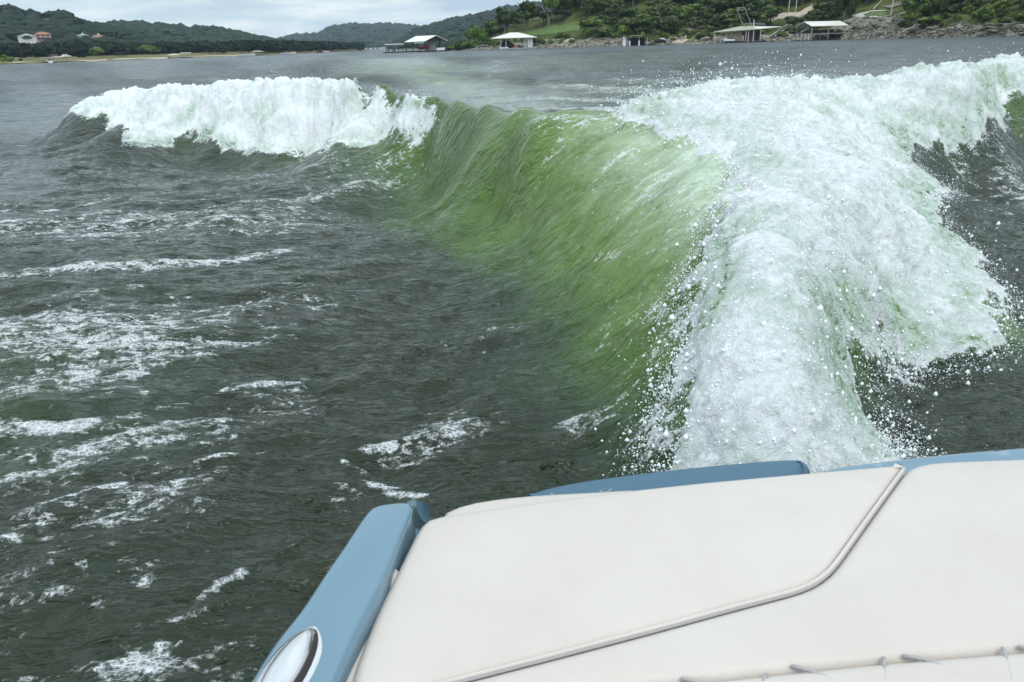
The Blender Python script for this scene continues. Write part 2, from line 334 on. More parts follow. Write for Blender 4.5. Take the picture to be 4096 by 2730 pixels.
# regional weights -------------------------------------------------------------
def segs(lst):
    out = np.zeros(len(X))
    for (x1, y1, x2, y2, w, st) in lst:
        a = hit(x1, y1); b = hit(x2, y2); ex, ey = b - a; wx = X - a[0]; wy = Y - a[1]
        t = np.clip((wx * ex + wy * ey) / (ex * ex + ey * ey + 1e-12), 0, 1)
        d2 = (wx - ex * t) ** 2 + (wy - ey * t) ** 2
        out = np.maximum(out, st * np.exp(-d2 / (2 * w * w)))
    return out
dens = segs([(-300,820,330,760,.75,.68),(300,760,640,700,.5,.56),(-100,540,620,500,.8,.64),(600,480,900,420,.6,.54),(60,1090,640,930,.26,.64),(0,1230,380,1160,.25,.60),(0,1400,300,1350,.2,.56),(0,1530,520,1520,.14,.50),(820,1130,1050,990,.14,.60),(500,410,950,375,.4,.50),(1000,800,1250,760,.2,.42),(1100,950,1300,900,.2,.38),(1350,990,1480,1000,.12,.5),(2200,450,2353,430,.8,.55),(1430,700,1500,900,.2,.42),(-300,655,420,612,.14,.82),(380,612,640,582,.11,.85),(600,590,730,600,.07,.6),(-200,530,420,520,.22,.42),(150,560,440,545,.12,.55),
    (-200,700,350,690,.22,.38),(-200,740,230,730,.07,.75),(-200,810,330,790,.16,.80),(250,810,580,795,.09,.74),(-200,880,300,860,.16,.85),(100,850,480,820,.10,.7),(300,850,700,845,.05,.35),
    (-200,930,330,905,.12,.62),(-200,1010,200,985,.08,.92),(150,990,330,955,.06,.72),(300,950,420,920,.05,.66),(200,1040,540,965,.045,.74),(-200,1060,60,1040,.06,.8),
    (460,905,700,870,.035,.66),(600,740,810,705,.05,.5),(560,700,700,690,.05,.55),(-100,485,60,480,.10,.72),(100,490,250,465,.07,.6),
    (840,1045,905,1040,.035,.95),(900,1030,1060,1010,.03,.66),(1000,1000,1095,925,.025,.62),(920,965,1070,965,.02,.6),
    (790,1065,870,1100,.02,.75),(840,1110,960,1140,.035,.95),(860,1085,900,1120,.02,.6),(960,1120,990,1140,.02,.5),
    (450,1085,620,1050,.018,.72),(140,1165,290,1130,.028,.75),(0,1200,240,1150,.10,.36),(0,1380,180,1370,.05,.45),
    (470,1380,560,1330,.025,.72),(380,1450,480,1410,.018,.66),(220,1550,420,1540,.045,.85),(500,1545,550,1520,.02,.72),(300,1500,400,1470,.02,.5),
    (0,1250,300,1230,.1,.30),(100,1300,200,1290,.02,.55),(640,1290,680,1265,.008,.6),
    (400,400,700,385,.10,.40),(700,400,900,380,.10,.42),(600,430,780,420,.08,.48),(250,470,560,440,.08,.50),(800,440,1000,400,.10,.36),
    (1230,275,1600,275,.22,.64),(1280,300,1450,400,.3,.44),(1450,360,1600,480,.25,.52),(1500,440,1640,560,.2,.54),(1380,480,1560,560,.14,.40),(1500,700,1580,720,.06,.75),
    (1460,950,1500,1050,.08,.55),(1500,800,1550,900,.05,.60),(1130,262,1260,270,.07,.38),(1360,610,1440,600,.05,.45),(1380,690,1500,660,.04,.40),
    (2200,380,2353,420,.25,.50),(2250,480,2353,500,.2,.52),(2200,440,2353,445,.12,.58),(2200,330,2353,300,.25,.5),(2250,900,2353,880,.05,.35),
    (1090,800,1180,780,.03,.30),(1000,760,1250,740,.05,.25),(1280,560,1330,545,.03,.42)])
# foam of the old wake, beyond the crest
bx = X; by = Y
wash = np.zeros(len(X))
for (x1, y1, d1_, x2, y2, d2_, w, st) in ((1220,250,14,1500,255,14,1.0,.76),(1180,235,18,1000,140,70,1.3,.40),(1250,225,20,1700,235,18,1.2,.68),(1300,200,28,1800,225,20,1.6,.66),(1450,180,40,1900,205,25,2.0,.60),(900,250,20,400,260,22,1.2,.25),(1150,140,95,1100,215,22,1.2,.5),(1800,225,16,2000,215,16,1.5,.62)):
    a = DD(x1, y1, 1); b = DD(x2, y2, 1); a = D(x1, y1, 0); b = D(x2, y2, 0)
    ex, ey = b.x - a.x, b.y - a.y; wx = X - a.x; wy = Y - a.y
    t = np.clip((wx * ex + wy * ey) / (ex * ex + ey * ey), 0, 1); dd2 = (wx - ex * t) ** 2 + (wy - ey * t) ** 2
    wash = np.maximum(wash, st * np.exp(-dd2 / (2 * w * w)))
dens = np.maximum(dens, wash)
trail = np.zeros(len(X))
for (x1, y1, x2, y2, w, st) in ((1180,240,960,165,1.6,1.0),(960,165,900,135,6,.9),(1450,250,1250,215,1.0,.7),(1200,150,1500,120,14,.5)):
    a = D(x1, y1, 0); b = D(x2, y2, 0); ex, ey = b.x - a.x, b.y - a.y; wx = X - a.x; wy = Y - a.y
    t = np.clip((wx * ex + wy * ey) / (ex * ex + ey * ey), 0, 1); trail = np.maximum(trail, st * np.exp(-((wx - ex * t) ** 2 + (wy - ey * t) ** 2) / (2 * w * w)))
print('dens', time.time() - T0)
# aeration: mixed-in air, with backlit glow and sky reflection put into the colour (open lake paled for sky reflection 0, churned and backlit green .5, milky .75, froth 1)
ap = [(0,600,.16),(300,600,.20),(300,500,.16),(0,400,.05),(0,250,.03),(300,900,.22),(0,900,.26),(600,600,.14),(600,450,.16),(600,900,.12),(600,1200,.08),(300,1300,.08),(100,1500,.10),(900,600,.14),(900,450,.22),(1000,700,.12),(1000,1000,.06),(1200,1100,.05),
      (1100,800,.12),(1050,500,.36),(1000,400,.42),(1000,330,.56),(1050,290,.60),(1120,330,.62),(1100,450,.48),(1200,300,.60),(1200,400,.60),(1200,500,.54),(1180,600,.36),(1150,700,.18),(1300,350,.66),(1300,500,.60),(1300,600,.56),(1270,700,.40),(1250,800,.22),
      (1300,900,.20),(1320,1000,.10),(1350,820,.42),(1400,950,.36),(1400,1040,.16),(1400,300,.74),(1400,400,.70),(1400,550,.62),(1400,700,.58),(1400,850,.54),(1480,950,.48),(1450,1050,.3),(1500,650,.60),(1480,800,.58),(1500,500,.72),(1500,400,.78),(1550,320,.82),
      (1600,500,.80),(1560,600,.66),(1520,720,.58),(1540,830,.56),(1650,400,.85),(1700,280,.88),(1800,500,.92),(1800,800,.90),(1750,1000,.88),(1900,950,.82),(2000,300,.95),(2200,230,.97),(2300,180,.97),(2100,600,.97),(2250,750,.9),(1900,700,.93),(700,250,.96),(400,270,.95),(900,260,.92),(950,290,.82),
      (2353,350,.05),(2353,500,.06),(2353,700,.03),(2200,950,.03),(2330,900,.03),(2120,980,.04),(850,380,.35),(600,385,.22),(300,360,.10),(870,206,.30),(340,322,.14),(380,318,.14),(420,316,.14),(950,219,.32),(1050,243,.40),(2150,420,.1),(2110,390,.15),(2250,350,.08),(2120,900,.05),(2200,870,.05),(2300,840,.05),(1990,905,.15),(2015,830,.40),(640,368,.16),(480,350,.16),(300,345,.12),(800,358,.2),(200,300,.06),(120,275,.05),(60,240,.04),(2353,290,.05),(2300,330,.04),(2200,380,.04)]
AU = []; 
for (a, b, v) in ap:
    h = hit(a, b); u, w = warp(h[0], h[1]); AU.append((u, w, v, .066))
for i, v in ((2,.45),(4,.45),(6,.4),(8,.36),(10,.4),(12,.5),(14,.6),(16,.5),(18,.4)):
    for off, vv in ((1.0, v), (2.6, v * .5), (6, .12)):
        q = back(i, off); u, w = warp(q[0], q[1]); AU.append((u, w, vv, .09))
U_, V_ = warp(X, Y); num = np.zeros(len(X)); den = np.full(len(X), 1e-4)
for (u, w, v, sg) in AU:
    k = np.exp(-((U_ - u) ** 2 + (V_ - w) ** 2) / (2 * sg * sg)); num += k * v; den += k
aer_light = num / den
aer_light = np.maximum(aer_light, .08 * (1 - sstep(9, 15, RR)))
aer_light = np.where(RR > 22, wash * .5 + .02, aer_light)
inside = np.maximum(f1, f2)
aer_light = np.maximum(aer_light, f1 * sstep(.12, -.18, s1) * .95); aer_light = np.maximum(aer_light, f2 * (.58 + .3 * sstep(.0, -.6, s2)))
streak = lic(2.6, 3, 5, 0.30) * 2.6
streakf = lic(9, 2, 9, 0.10) * 2.6
aer_light = np.where(RR > 12, np.maximum(aer_light, .62 * trail * (.7 + .6 * fbm(X * .8, Y * .3, 3, 55))), aer_light)  # milky trail: mixed-in air plus its bright sky reflection put into the colour
aer_light = np.clip(aer_light + 0.022 * streak * (aer_light > .1) + 0.035 * fbm(X * 3, Y * 3, 4, 77) * 2 * sstep(.3, .6, aer_light), 0, 1.1)
aer_light = aer_light - inside * np.clip(.30 * fbm(U2 * 1.1 + 3, V2 * 1.8, 4, 121) - .01, 0, .34)
foam = np.clip(np.maximum(dens, inside * 1.35), 0, 1.4)
# relief ------------------------------------------------------------------------
calm = sstep(.02, .10, aer_light) * (RR < 20)              # inside the wake
open_ = 1 - calm
z = ZB.copy()
z += open_ * sstep(0, 1, 1) * (0.07 * fbm(X * 0.5, Y * 1.0, 3, 3) * np.minimum(1, 30 / RR + .5) + 0.05 * fbm(X * 1.4 + Y * .5, Y * 2.6 - X * .7, 3, 13)) * (RR < 300)
for lam in (3.0, 6.0, 12.0, 24.0):                     # longer chop, carried by the mesh where it can hold it
    wgt_ = np.exp(-(np.log(RR / (lam * 6.5)) / .55) ** 2); z += wgt_ * (1 - .8 * np.minimum(trail, 1)) * min(.026 * lam, .20) * fbm(X / lam * .55, Y / lam, 3, 200 + int(lam)) * (RR > 11)
z += calm * (1 - inside) * (0.085 * fbm(U2 * .8, V2 * 1.3, 3, 23) + (0.020 - .013 * sstep(.1, .4, ZB)) * streak + 0.004 * streakf + (0.012 + .016 * sstep(.5, .2, ZB)) * fbm(U2 * 3.2, V2 * 6.5, 3, 33) * np.clip(RR / 3, .45, 1))
z += (dens * (1 - inside)) * 0.02 * near
lip = np.exp(-((U_ - warp(*hit(930, 262))[0]) ** 2 + (V_ - warp(*hit(930, 262))[1]) ** 2) / (2 * .05 ** 2))
b1 = billow(X * 1.35, Y * 1.35, 5, 50); b2 = billow(X * 3.0, Y * 3.0, 4, 55); b3 = fbm(X * 16, Y * 16, 3, 57)
amp = 0.042 + 0.022 * sstep(6, 12, RR) - 0.022 * sstep(4, 2, RR)
nrm = np.stack([-gx, -gy, np.ones_like(gx)], 1); nrm /= np.linalg.norm(nrm, axis=1)[:, None]
bil = inside * (amp * b1 + amp * .7 * b2 + (0.012 + .018 * sstep(5, 10, RR)) * b3 + .022 * np.abs(fbm(X * 9, Y * 9, 3, 83)) + .045 * fbm(U2 * 1.6, V2 * 3.8, 4, 87) + .05 - .055 * sstep(8, 12, RR))
crestn = inside * sstep(.75, 1.0, ZB) * np.abs(fbm(X * 3.4, Y * 3.4, 4, 71)) * 0.13
nx = nrm * (bil * .9)[:, None]
Xf = X + nx[:, 0]; Yf = Y + nx[:, 1]; Zf = z + nx[:, 2] + crestn
# keep the water below the boat's deck
Zf = np.where(RR < 1.5, np.minimum(Zf, 0.4), Zf)
cav = sstep(-.5, .9, b1 + .6 * b2)                  # paler on the lobes, greener between them
print('relief', time.time() - T0)

wm = bpy.data.materials.new('lake_water'); wm.use_nodes = True; t = wm.node_tree; t.nodes.clear(); L = t.links.new
out = N(t, 'ShaderNodeOutputMaterial'); tcn = N(t, 'ShaderNodeTexCoord')
def at(name): n = N(t, 'ShaderNodeAttribute', attribute_name=name); return n.outputs['Fac']
def math_(op, a, b=None, c=None, clamp=False):
    n = N(t, 'ShaderNodeMath', operation=op); n.use_clamp = clamp
    for i, q in enumerate((a, b, c)):
        if q is None: continue
        if isinstance(q, (int, float)): n.inputs[i].default_value = q
        else: L(q, n.inputs[i])
    return n.outputs[0]
def noise(scale, detail=4, rough=0.55, stretch=None, dist=0.0):
    n = N(t, 'ShaderNodeTexNoise'); n.inputs['Scale'].default_value = scale; n.inputs['Detail'].default_value = detail; n.inputs['Roughness'].default_value = rough; n.inputs['Distortion'].default_value = dist
    if stretch:
        m = N(t, 'ShaderNodeMapping'); m.inputs['Rotation'].default_value = (0, 0, stretch[0]); m.inputs['Scale'].default_value = stretch[1]; L(tcn.outputs['Object'], m.inputs[0]); L(m.outputs[0], n.inputs['Vector'])
    else: L(tcn.outputs['Object'], n.inputs['Vector'])
    return n.outputs['Fac']
def sm(x, a, b):
    n = N(t, 'ShaderNodeMapRange', interpolation_type='SMOOTHSTEP'); n.inputs[1].default_value = a; n.inputs[2].default_value = b; L(x, n.inputs[0]); return n.outputs[0]
A_aer_light, A_foam, A_str, A_in, A_cav = at('aeration_and_light'), at('foam'), at('streak'), at('whitewater'), at('lobes')
ramp = N(t, 'ShaderNodeValToRGB'); L(A_aer_light, ramp.inputs['Fac']); el = ramp.color_ramp.elements
stops = [(0.0, (.078, .098, .106)), (.07, (.011, .019, .007)), (.10, (.011, .019, .007)), (.20, (.019, .030, .016)), (.32, (.026, .050, .016)), (.48, (.052, .103, .015)), (.62, (.102, .172, .032)), (.75, (.25, .335, .185)), (.88, (.56, .67, .54)), (1.0, (.74, .82, .78))]  # open-lake stop paled in place of sky reflection; mid greens hold backlit glow
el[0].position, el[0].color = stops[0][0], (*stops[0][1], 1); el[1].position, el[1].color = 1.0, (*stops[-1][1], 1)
for p_, c_ in stops[1:-1]: q = el.new(p_); q.color = (*c_, 1)
ang = math.atan2(d1[1], d1[0])
nA = noise(5.5, 3, .55, (-ang, (1, 2.4, 1)), .4); nB = noise(26, 3, .55, (-ang, (1, 2.2, 1)), .5); nC = noise(90, 3, .6); nF = noise(1.1, 5, .6, (0.2, (1, 1.8, 1)), .3)
wat = N(t, 'ShaderNodeBsdfPrincipled'); wat.inputs['IOR'].default_value = 1.33; L(at('ruffle'), wat.inputs['Roughness'])
cvar = math_('MULTIPLY_ADD', nA, 0.7, 0.65)
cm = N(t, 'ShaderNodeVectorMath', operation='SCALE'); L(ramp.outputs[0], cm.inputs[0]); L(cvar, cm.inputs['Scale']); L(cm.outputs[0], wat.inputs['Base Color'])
h1 = math_('MULTIPLY', nA, 0.054); h2 = math_('MULTIPLY', nB, 0.0070); h3 = math_('MULTIPLY', nC, 0.0011); h4 = math_('MULTIPLY', nF, 0.12)
nG = noise(.42, 5, .58, (-.08, (1, 2.0, 1)), .6)
hs_ = math_('ADD', math_('ADD', math_('ADD', h1, h2), math_('ADD', h3, h4)), math_('MULTIPLY', nG, math_('MULTIPLY', at('openlake'), 1.1)))
nH = noise(.13, 6, .66, (-.05, (1, 2.2, 1)), .5)
hs_ = math_('ADD', hs_, math_('MULTIPLY', nH, math_('MULTIPLY', at('farlake'), 8.0)))
bm = N(t, 'ShaderNodeBump'); L(at('choppy'), bm.inputs['Strength']); bm.inputs['Distance'].default_value = 1.0; L(hs_, bm.inputs['Height']); L(bm.outputs[0], wat.inputs['Normal'])
# foam
fn1 = noise(7.5, 8, .68, (-ang, (1, 1.9, 1)), .7); fn2 = noise(32, 6, .68, None, .4)
fv = math_('ADD', A_foam, math_('ADD', math_('MULTIPLY', math_('SUBTRACT', fn1, .5), 2.3), math_('ADD', math_('MULTIPLY', A_str, .22), math_('MULTIPLY', math_('SUBTRACT', fn2, .5), 1.1))))
mask = sm(fv, .58, .94)
gate = sm(A_foam, .16, .34)
mask = math_('MULTIPLY', mask, gate)
vo = N(t, 'ShaderNodeTexVoronoi', feature='DISTANCE_TO_EDGE'); vo.inputs['Scale'].default_value = 42; L(tcn.outputs['Object'], vo.inputs['Vector'])
cell = sm(vo.outputs['Distance'], .16, .03)
vo2 = N(t, 'ShaderNodeTexVoronoi', feature='DISTANCE_TO_EDGE'); vo2.inputs['Scale'].default_value = 85; L(tcn.outputs['Object'], vo2.inputs['Vector'])
cell2 = sm(vo2.outputs['Distance'], .16, .04)
cells = math_('MAXIMUM', math_('MULTIPLY', cell, 1.0), math_('MULTIPLY', cell2, .7))
bub = math_('MAXIMUM', cells, sm(fv, .95, 1.35))
mask2s = math_('MULTIPLY', mask, math_('MULTIPLY_ADD', bub, .80, .20))
foamc = N(t, 'ShaderNodeMix', data_type='RGBA'); foamc.inputs[6].default_value = (.42, .54, .44, 1); foamc.inputs[7].default_value = (.80, .825, .835, 1)
fw1 = noise(2.6, 8, .68, None, .8); fw2 = noise(14, 6, .7, None, 1.0)
fmix = math_('ADD', math_('MULTIPLY', math_('SUBTRACT', fw1, .5), 2.2), math_('ADD', math_('MULTIPLY', math_('SUBTRACT', fw2, .5), 2.0), math_('ADD', math_('MULTIPLY', A_cav, .45), math_('MULTIPLY_ADD', A_aer_light, 2.2, -1.27))))
notin = math_('SUBTRACT', 1.0, A_in)
fmix = math_('MULTIPLY_ADD', notin, 3.0, fmix, clamp=True); L(fmix, foamc.inputs[0])
fo = N(t, 'ShaderNodeBsdfPrincipled'); fo.inputs['Roughness'].default_value = .4; fo.inputs['Specular IOR Level'].default_value = .5; L(foamc.outputs[2], fo.inputs['Base Color'])
fb1 = noise(30, 6, .7, None, .8); fb2 = noise(110, 3, .6)
fh = math_('ADD', math_('MULTIPLY', fb1, .026), math_('ADD', math_('MULTIPLY', fb2, .0065), math_('MULTIPLY', fw2, .035)))
fbm_ = N(t, 'ShaderNodeBump'); fbm_.inputs['Strength'].default_value = .9; fbm_.inputs['Distance'].default_value = 1.0; L(fh, fbm_.inputs['Height']); L(fbm_.outputs[0], fo.inputs['Normal'])
# in the whitewater, holes where green water shows
holes = sm(math_('ADD', fmix, math_('MULTIPLY', math_('SUBTRACT', fb1, .5), 2.4)), -.30, .12)
lace = sm(math_('ADD', A_in, math_('ADD', math_('MULTIPLY', math_('SUBTRACT', fn1, .5), 1.1), math_('MULTIPLY', math_('SUBTRACT', fb1, .5), 1.3))), .42, .62)
ww = math_('MULTIPLY', lace, holes)
mask3 = math_('MAXIMUM', math_('MULTIPLY', mask2s, notin), ww)
ms = N(t, 'ShaderNodeMixShader'); L(mask3, ms.inputs[0]); L(wat.outputs[0], ms.inputs[1]); L(fo.outputs[0], ms.inputs[2]); L(ms.outputs[0], out.inputs[0])
lake = mesh_np('lake_water', np.stack([Xf, Yf, Zf], 1), grid_faces(nr, nc), wm)
attr(lake, 'aeration_and_light', aer_light); attr(lake, 'farlake', sstep(22, 90, RR)); attr(lake, 'openlake', sstep(12, 34, RR) * 1.5 * (1 - .8 * np.minimum(trail, 1))); attr(lake, 'ruffle', .07 + .27 * sstep(9, 45, RR) * np.clip(1 + 1.1 * fbm(X / (.6 + RR * .10), Y / (.3 + RR * .06), 4, 301), .3, 1.5) * (1 - .35 * np.minimum(trail, 1))); attr(lake, 'choppy', np.clip((.50 + .5 * calm + .2 * sstep(15, 60, RR)) * (1 - .8 * np.minimum(trail, 1)), 0, 1)); attr(lake, 'foam', foam); attr(lake, 'streak', streak); attr(lake, 'whitewater', inside); attr(lake, 'lobes', cav)
tag(lake, kind='structure')
lake['label'] = 'dark green lake water with a breaking boat wake, green wave face and white foam'
print('water', time.time() - T0)

# spray: droplets thrown off the white water, and tongues of water along its torn edge
NV = np.stack([Xf, Yf, Zf], 1)
okv = (np.abs(TH.ravel()) < math.radians(45)) & (RR < 19)
wgt = (inside * (0.35 + 1.2 * sstep(.8, 1.05, ZB)) + 2.2 * inside * (1 - inside) + 2.0 * np.exp(-(np.minimum(np.abs(s1), np.abs(s2)) / .10) ** 2) + .08 * (dens > .5) * (ZB > .3)) * okv
wgt /= wgt.sum(); ND = 60000
idx = rng.choice(len(wgt), ND, p=wgt); P = NV[idx]; nn = nrm[idx]
dist = np.maximum(RR[idx], 1.5)
lift = rng.exponential(0.035, ND) * (1 + 1.8 * sstep(.8, 1.05, ZB[idx]))
dirv = nn * .8 + rng.normal(0, .55, (ND, 3)); dirv[:, 2] = np.abs(dirv[:, 2]) + .15
P = P + dirv * lift[:, None] * (0.6 + dist[:, None] * .06)
rad = np.exp(rng.normal(math.log(.0012), .72, ND)) * (0.45 + dist * .13); rad = np.clip(rad, .0005, .0016 + .0009 * dist)
P = P[(P[:, 2] < 1.45) & (P[:, 1] > 1.2)]; rad = rad[:len(P)]
oc = np.array([(1, 0, 0), (-1, 0, 0), (0, 1, 0), (0, -1, 0), (0, 0, 1.15), (0, 0, -1)]); of = np.array([(0, 2, 4), (2, 1, 4), (1, 3, 4), (3, 0, 4), (2, 0, 5), (1, 2, 5), (3, 1, 5), (0, 3, 5)])
vs = (P[:, None, :] + oc[None] * rad[:, None, None]).reshape(-1, 3); fs = (of[None] + (np.arange(len(P)) * 6)[:, None, None]).reshape(-1, 3)
dm = mat('water_droplets', (.84, .88, .9), .12, spec=.6)
sp = mesh_np('spray_droplets', vs, fs, dm); tag(sp, 'fine white droplets thrown up from the breaking wake', kind='stuff')
def jets(P, n, lmin, lmax, outw):          # ballistic threads of drops torn off the edge
    global aP, aR
    for _ in range(n):
        i = rng.integers(0, len(P) - 1); f = rng.random(); q = P[i] * (1 - f) + P[i + 1] * f
        z0 = float(zbase(np.array([q[0]]), np.array([q[1]]))[0]); Ln = rng.uniform(lmin, lmax)
        d = np.array((outw[0] + rng.normal(0, .45), outw[1] + rng.normal(0, .45), rng.uniform(.3, 1.3))); d /= np.linalg.norm(d); k = int(rng.integers(10, 30)); b = rng.uniform(.0014, .0042) * (.6 + np.hypot(*q) * .1)
        p0 = np.array((q[0], q[1], z0)) - d * .05; side = np.cross(d, (0, 0, 1)) * rng.normal(0, .25)
        for j in range(k):
            s_ = (j + rng.random() * .6) / k; w = p0 + d * Ln * s_ + side * Ln * s_ * s_ - np.array((0, 0, Ln * .6 * s_ * s_)) + rng.normal(0, .004 + .010 * s_, 3)
            aP.append(w); aR.append(b * (1.2 - .75 * s_) * rng.uniform(.3, 1.4))
aP, aR = [], []
e0 = len(F2) - 28
jets(F2[e0 + 5:-2], 330, .05, .34, (1, .1)); jets(F2[e0:e0 + 6], 120, .08, .3, (.6, -.2)); jets(F2[:10], 170, .03, .14, (-1, 0)); jets(F1[8:], 260, .05, .22, (0, -.8)); jets(F1[:8], 260, .06, .28, (0, 0)); jets(F2[12:24], 260, .05, .22, (0, 0))
aP = np.array(aP); aR = np.array(aR)
vs = (aP[:, None, :] + oc[None] * aR[:, None, None] * np.array([1, 1, 1.25])).reshape(-1, 3); fs = (of[None] + (np.arange(len(aP)) * 6)[:, None, None]).reshape(-1, 3)
tag(mesh_np('water_tongues', vs, fs, dm), 'thin curling threads of drops flung from the torn edge of the wake', kind='stuff')
print('spray', time.time() - T0)
# ================================================================== LAND
def az_of(px): d = ray(px, hor(px)); return math.atan2(d.x, d.y)
def interp(tab, x): return np.interp(x, [q[0] for q in tab], [q[1] for q in tab])
def pxd(px, dist): return atd(px, hor(px), dist)
# right bank: shore distance by photo column (waterline read off the photograph)
SH = [(1700, 330), (1770, 318), (1850, 306), (2000, 303), (2300, 290), (2560, 275), (3000, 283), (3400, 278), (3700, 250), (4096, 216), (4600, 175), (5400, 140)]
HB = [(1700, .3), (1770, .5), (1850, 1.0), (2000, 2.0), (2300, 3.2), (2700, 2.6), (3000, 2.6), (3250, 3.0), (3400, 5.5), (3700, 5.0), (4096, 4.2), (5400, 4)]
SL = [(1700, .02), (1770, .03), (1900, .10), (2050, .18), (2300, .27), (2700, .25), (3000, .22), (3400, .20), (3700, .22), (4096, .28), (5400, .3)]
AZT = [(az_of(p), p) for p in range(1600, 5500, 50)]
def bank_z(x, y):
    x = np.asarray(x, float); y = np.asarray(y, float)
    a = np.arctan2(x, y); px = np.interp(a, [q[0] for q in AZT], [q[1] for q in AZT]); r = np.hypot(x, y)
    s = r - interp(SH, px) - 2.5 * fbm(a * 60, a * 0 + 1.5, 3, 5)
    hb = interp(HB, px); sl = interp(SL, px)
    z = hb * (0.45 * sstep(-0.5, 4, s) + 0.55 * sstep(3.5, 11, s)) - .6 * sstep(1, -4, s)
    lim = np.interp(px, [1700, 1900, 2250, 2450], [12, 30, 46, 160]); z = z + np.where(s > 10, lim * np.tanh(np.maximum(s - 10, 0) / lim), 0) * sl * (0.75 + 0.5 * sstep(20, 60, s)) * np.where(s > 160, 160 / np.maximum(s, 1), 1)
    z = z + sstep(0, 4, s) * (0.35 * fbm(x * .12, y * .12, 3, 91) + 0.22 * fbm(x * .5, y * .5, 3, 92) * sstep(16, 6, s))
    return z
pxs = np.concatenate([np.arange(1722, 4200, 5.0), np.arange(4200, 5400, 40.0)]); aa = np.array([az_of(p) for p in pxs])
ss = np.concatenate([np.arange(-6, 16, .55), np.arange(16, 60, 2.5), np.arange(60, 260, 12)])
SS, AA = np.meshgrid(ss, aa, indexing='ij'); DDs = interp(SH, pxs)[None, :] + SS
bx_, by_ = (DDs * np.sin(AA)).ravel(), (DDs * np.cos(AA)).ravel()
gm = bpy.data.materials.new('bank_ground'); gm.use_nodes = True; t = gm.node_tree; p = t.nodes['Principled BSDF']; p.inputs['Roughness'].default_value = .95; p.inputs['Specular IOR Level'].default_value = .15
L = t.links.new; tcn = N(t, 'ShaderNodeTexCoord')
rk = N(t, 'ShaderNodeAttribute', attribute_name='rocky')
n1 = N(t, 'ShaderNodeTexNoise'); n1.inputs['Scale'].default_value = .16; n1.inputs['Detail'].default_value = 8; n1.inputs['Roughness'].default_value = .65; L(tcn.outputs['Object'], n1.inputs['Vector'])
n2 = N(t, 'ShaderNodeTexNoise'); n2.inputs['Scale'].default_value = .9; n2.inputs['Detail'].default_value = 6; n2.inputs['Roughness'].default_value = .7
mpn = N(t, 'ShaderNodeMapping'); mpn.inputs['Scale'].default_value = (1, 1, 3.0); L(tcn.outputs['Object'], mpn.inputs[0]); L(mpn.outputs[0], n2.inputs['Vector'])
rc = N(t, 'ShaderNodeValToRGB'); rc.color_ramp.elements[0].position = .38; rc.color_ramp.elements[0].color = (.055, .05, .035, 1); rc.color_ramp.elements[1].position = .62; rc.color_ramp.elements[1].color = (.36, .33, .27, 1); L(n2.outputs['Fac'], rc.inputs['Fac'])
gc = N(t, 'ShaderNodeValToRGB'); gc.color_ramp.elements[0].position = .38; gc.color_ramp.elements[0].color = (.035, .055, .012, 1); gc.color_ramp.elements[1].position = .64; gc.color_ramp.elements[1].color = (.13, .145, .045, 1); L(n1.outputs['Fac'], gc.inputs['Fac'])
ad = N(t, 'ShaderNodeMath', operation='ADD'); L(rk.outputs['Fac'], ad.inputs[0]); sb = N(t, 'ShaderNodeMath', operation='SUBTRACT'); sb.inputs[1].default_value = .5; L(n1.outputs['Fac'], sb.inputs[0]); L(sb.outputs[0], ad.inputs[1])
mr = N(t, 'ShaderNodeMapRange'); mr.inputs[1].default_value = .42; mr.inputs[2].default_value = .58; L(ad.outputs[0], mr.inputs[0])
mxg = N(t, 'ShaderNodeMix', data_type='RGBA'); L(mr.outputs[0], mxg.inputs[0]); L(gc.outputs[0], mxg.inputs[6]); L(rc.outputs[0], mxg.inputs[7]); L(mxg.outputs[2], p.inputs['Base Color'])
bp = N(t, 'ShaderNodeBump'); bp.inputs['Strength'].default_value = .8; bp.inputs['Distance'].default_value = .8; L(n2.outputs['Fac'], bp.inputs['Height']); L(bp.outputs[0], p.inputs['Normal'])
bz_ = bank_z(bx_, by_)
bank = mesh_np('hillside_ground', np.stack([bx_, by_, bz_], 1), grid_faces(len(ss), len(aa)), gm); tag(bank, kind='structure')
prx = np.tile(pxs, len(ss)); srow = SS.ravel()
rocky = sstep(12, 7, srow + 4.5 * (prx > 3720)) + sstep(3380, 3420, prx) * sstep(3700, 3600, prx) * sstep(24, 18, srow) + .75 * sstep(3480, 3540, prx) * sstep(3720, 3680, prx) * sstep(52, 56, srow)
rocky = rocky * np.where(prx < 2250, .62, 1) + .15 * (prx > 3700)
attr(bank, 'rocky', rocky)
def bhit(px, py):
    d = ray(px, py); h = math.hypot(d.x, d.y); t_ = np.arange(150, 470, .5) / h
    X_, Y_, Z_ = d.x * t_, d.y * t_, CAM.z + d.z * t_; g = Z_ - bank_z(X_, Y_); i = int(np.argmax(g < 0)) if (g < 0).any() else len(g) - 1
    return Vector((X_[i], Y_[i], float(bank_z([X_[i]], [Y_[i]])[0])))
def on_bank(px, s):
    dist = float(interp(SH, px)) + s; q = pxd(px, dist); return Vector((q.x, q.y, float(bank_z([q.x], [q.y])[0])))
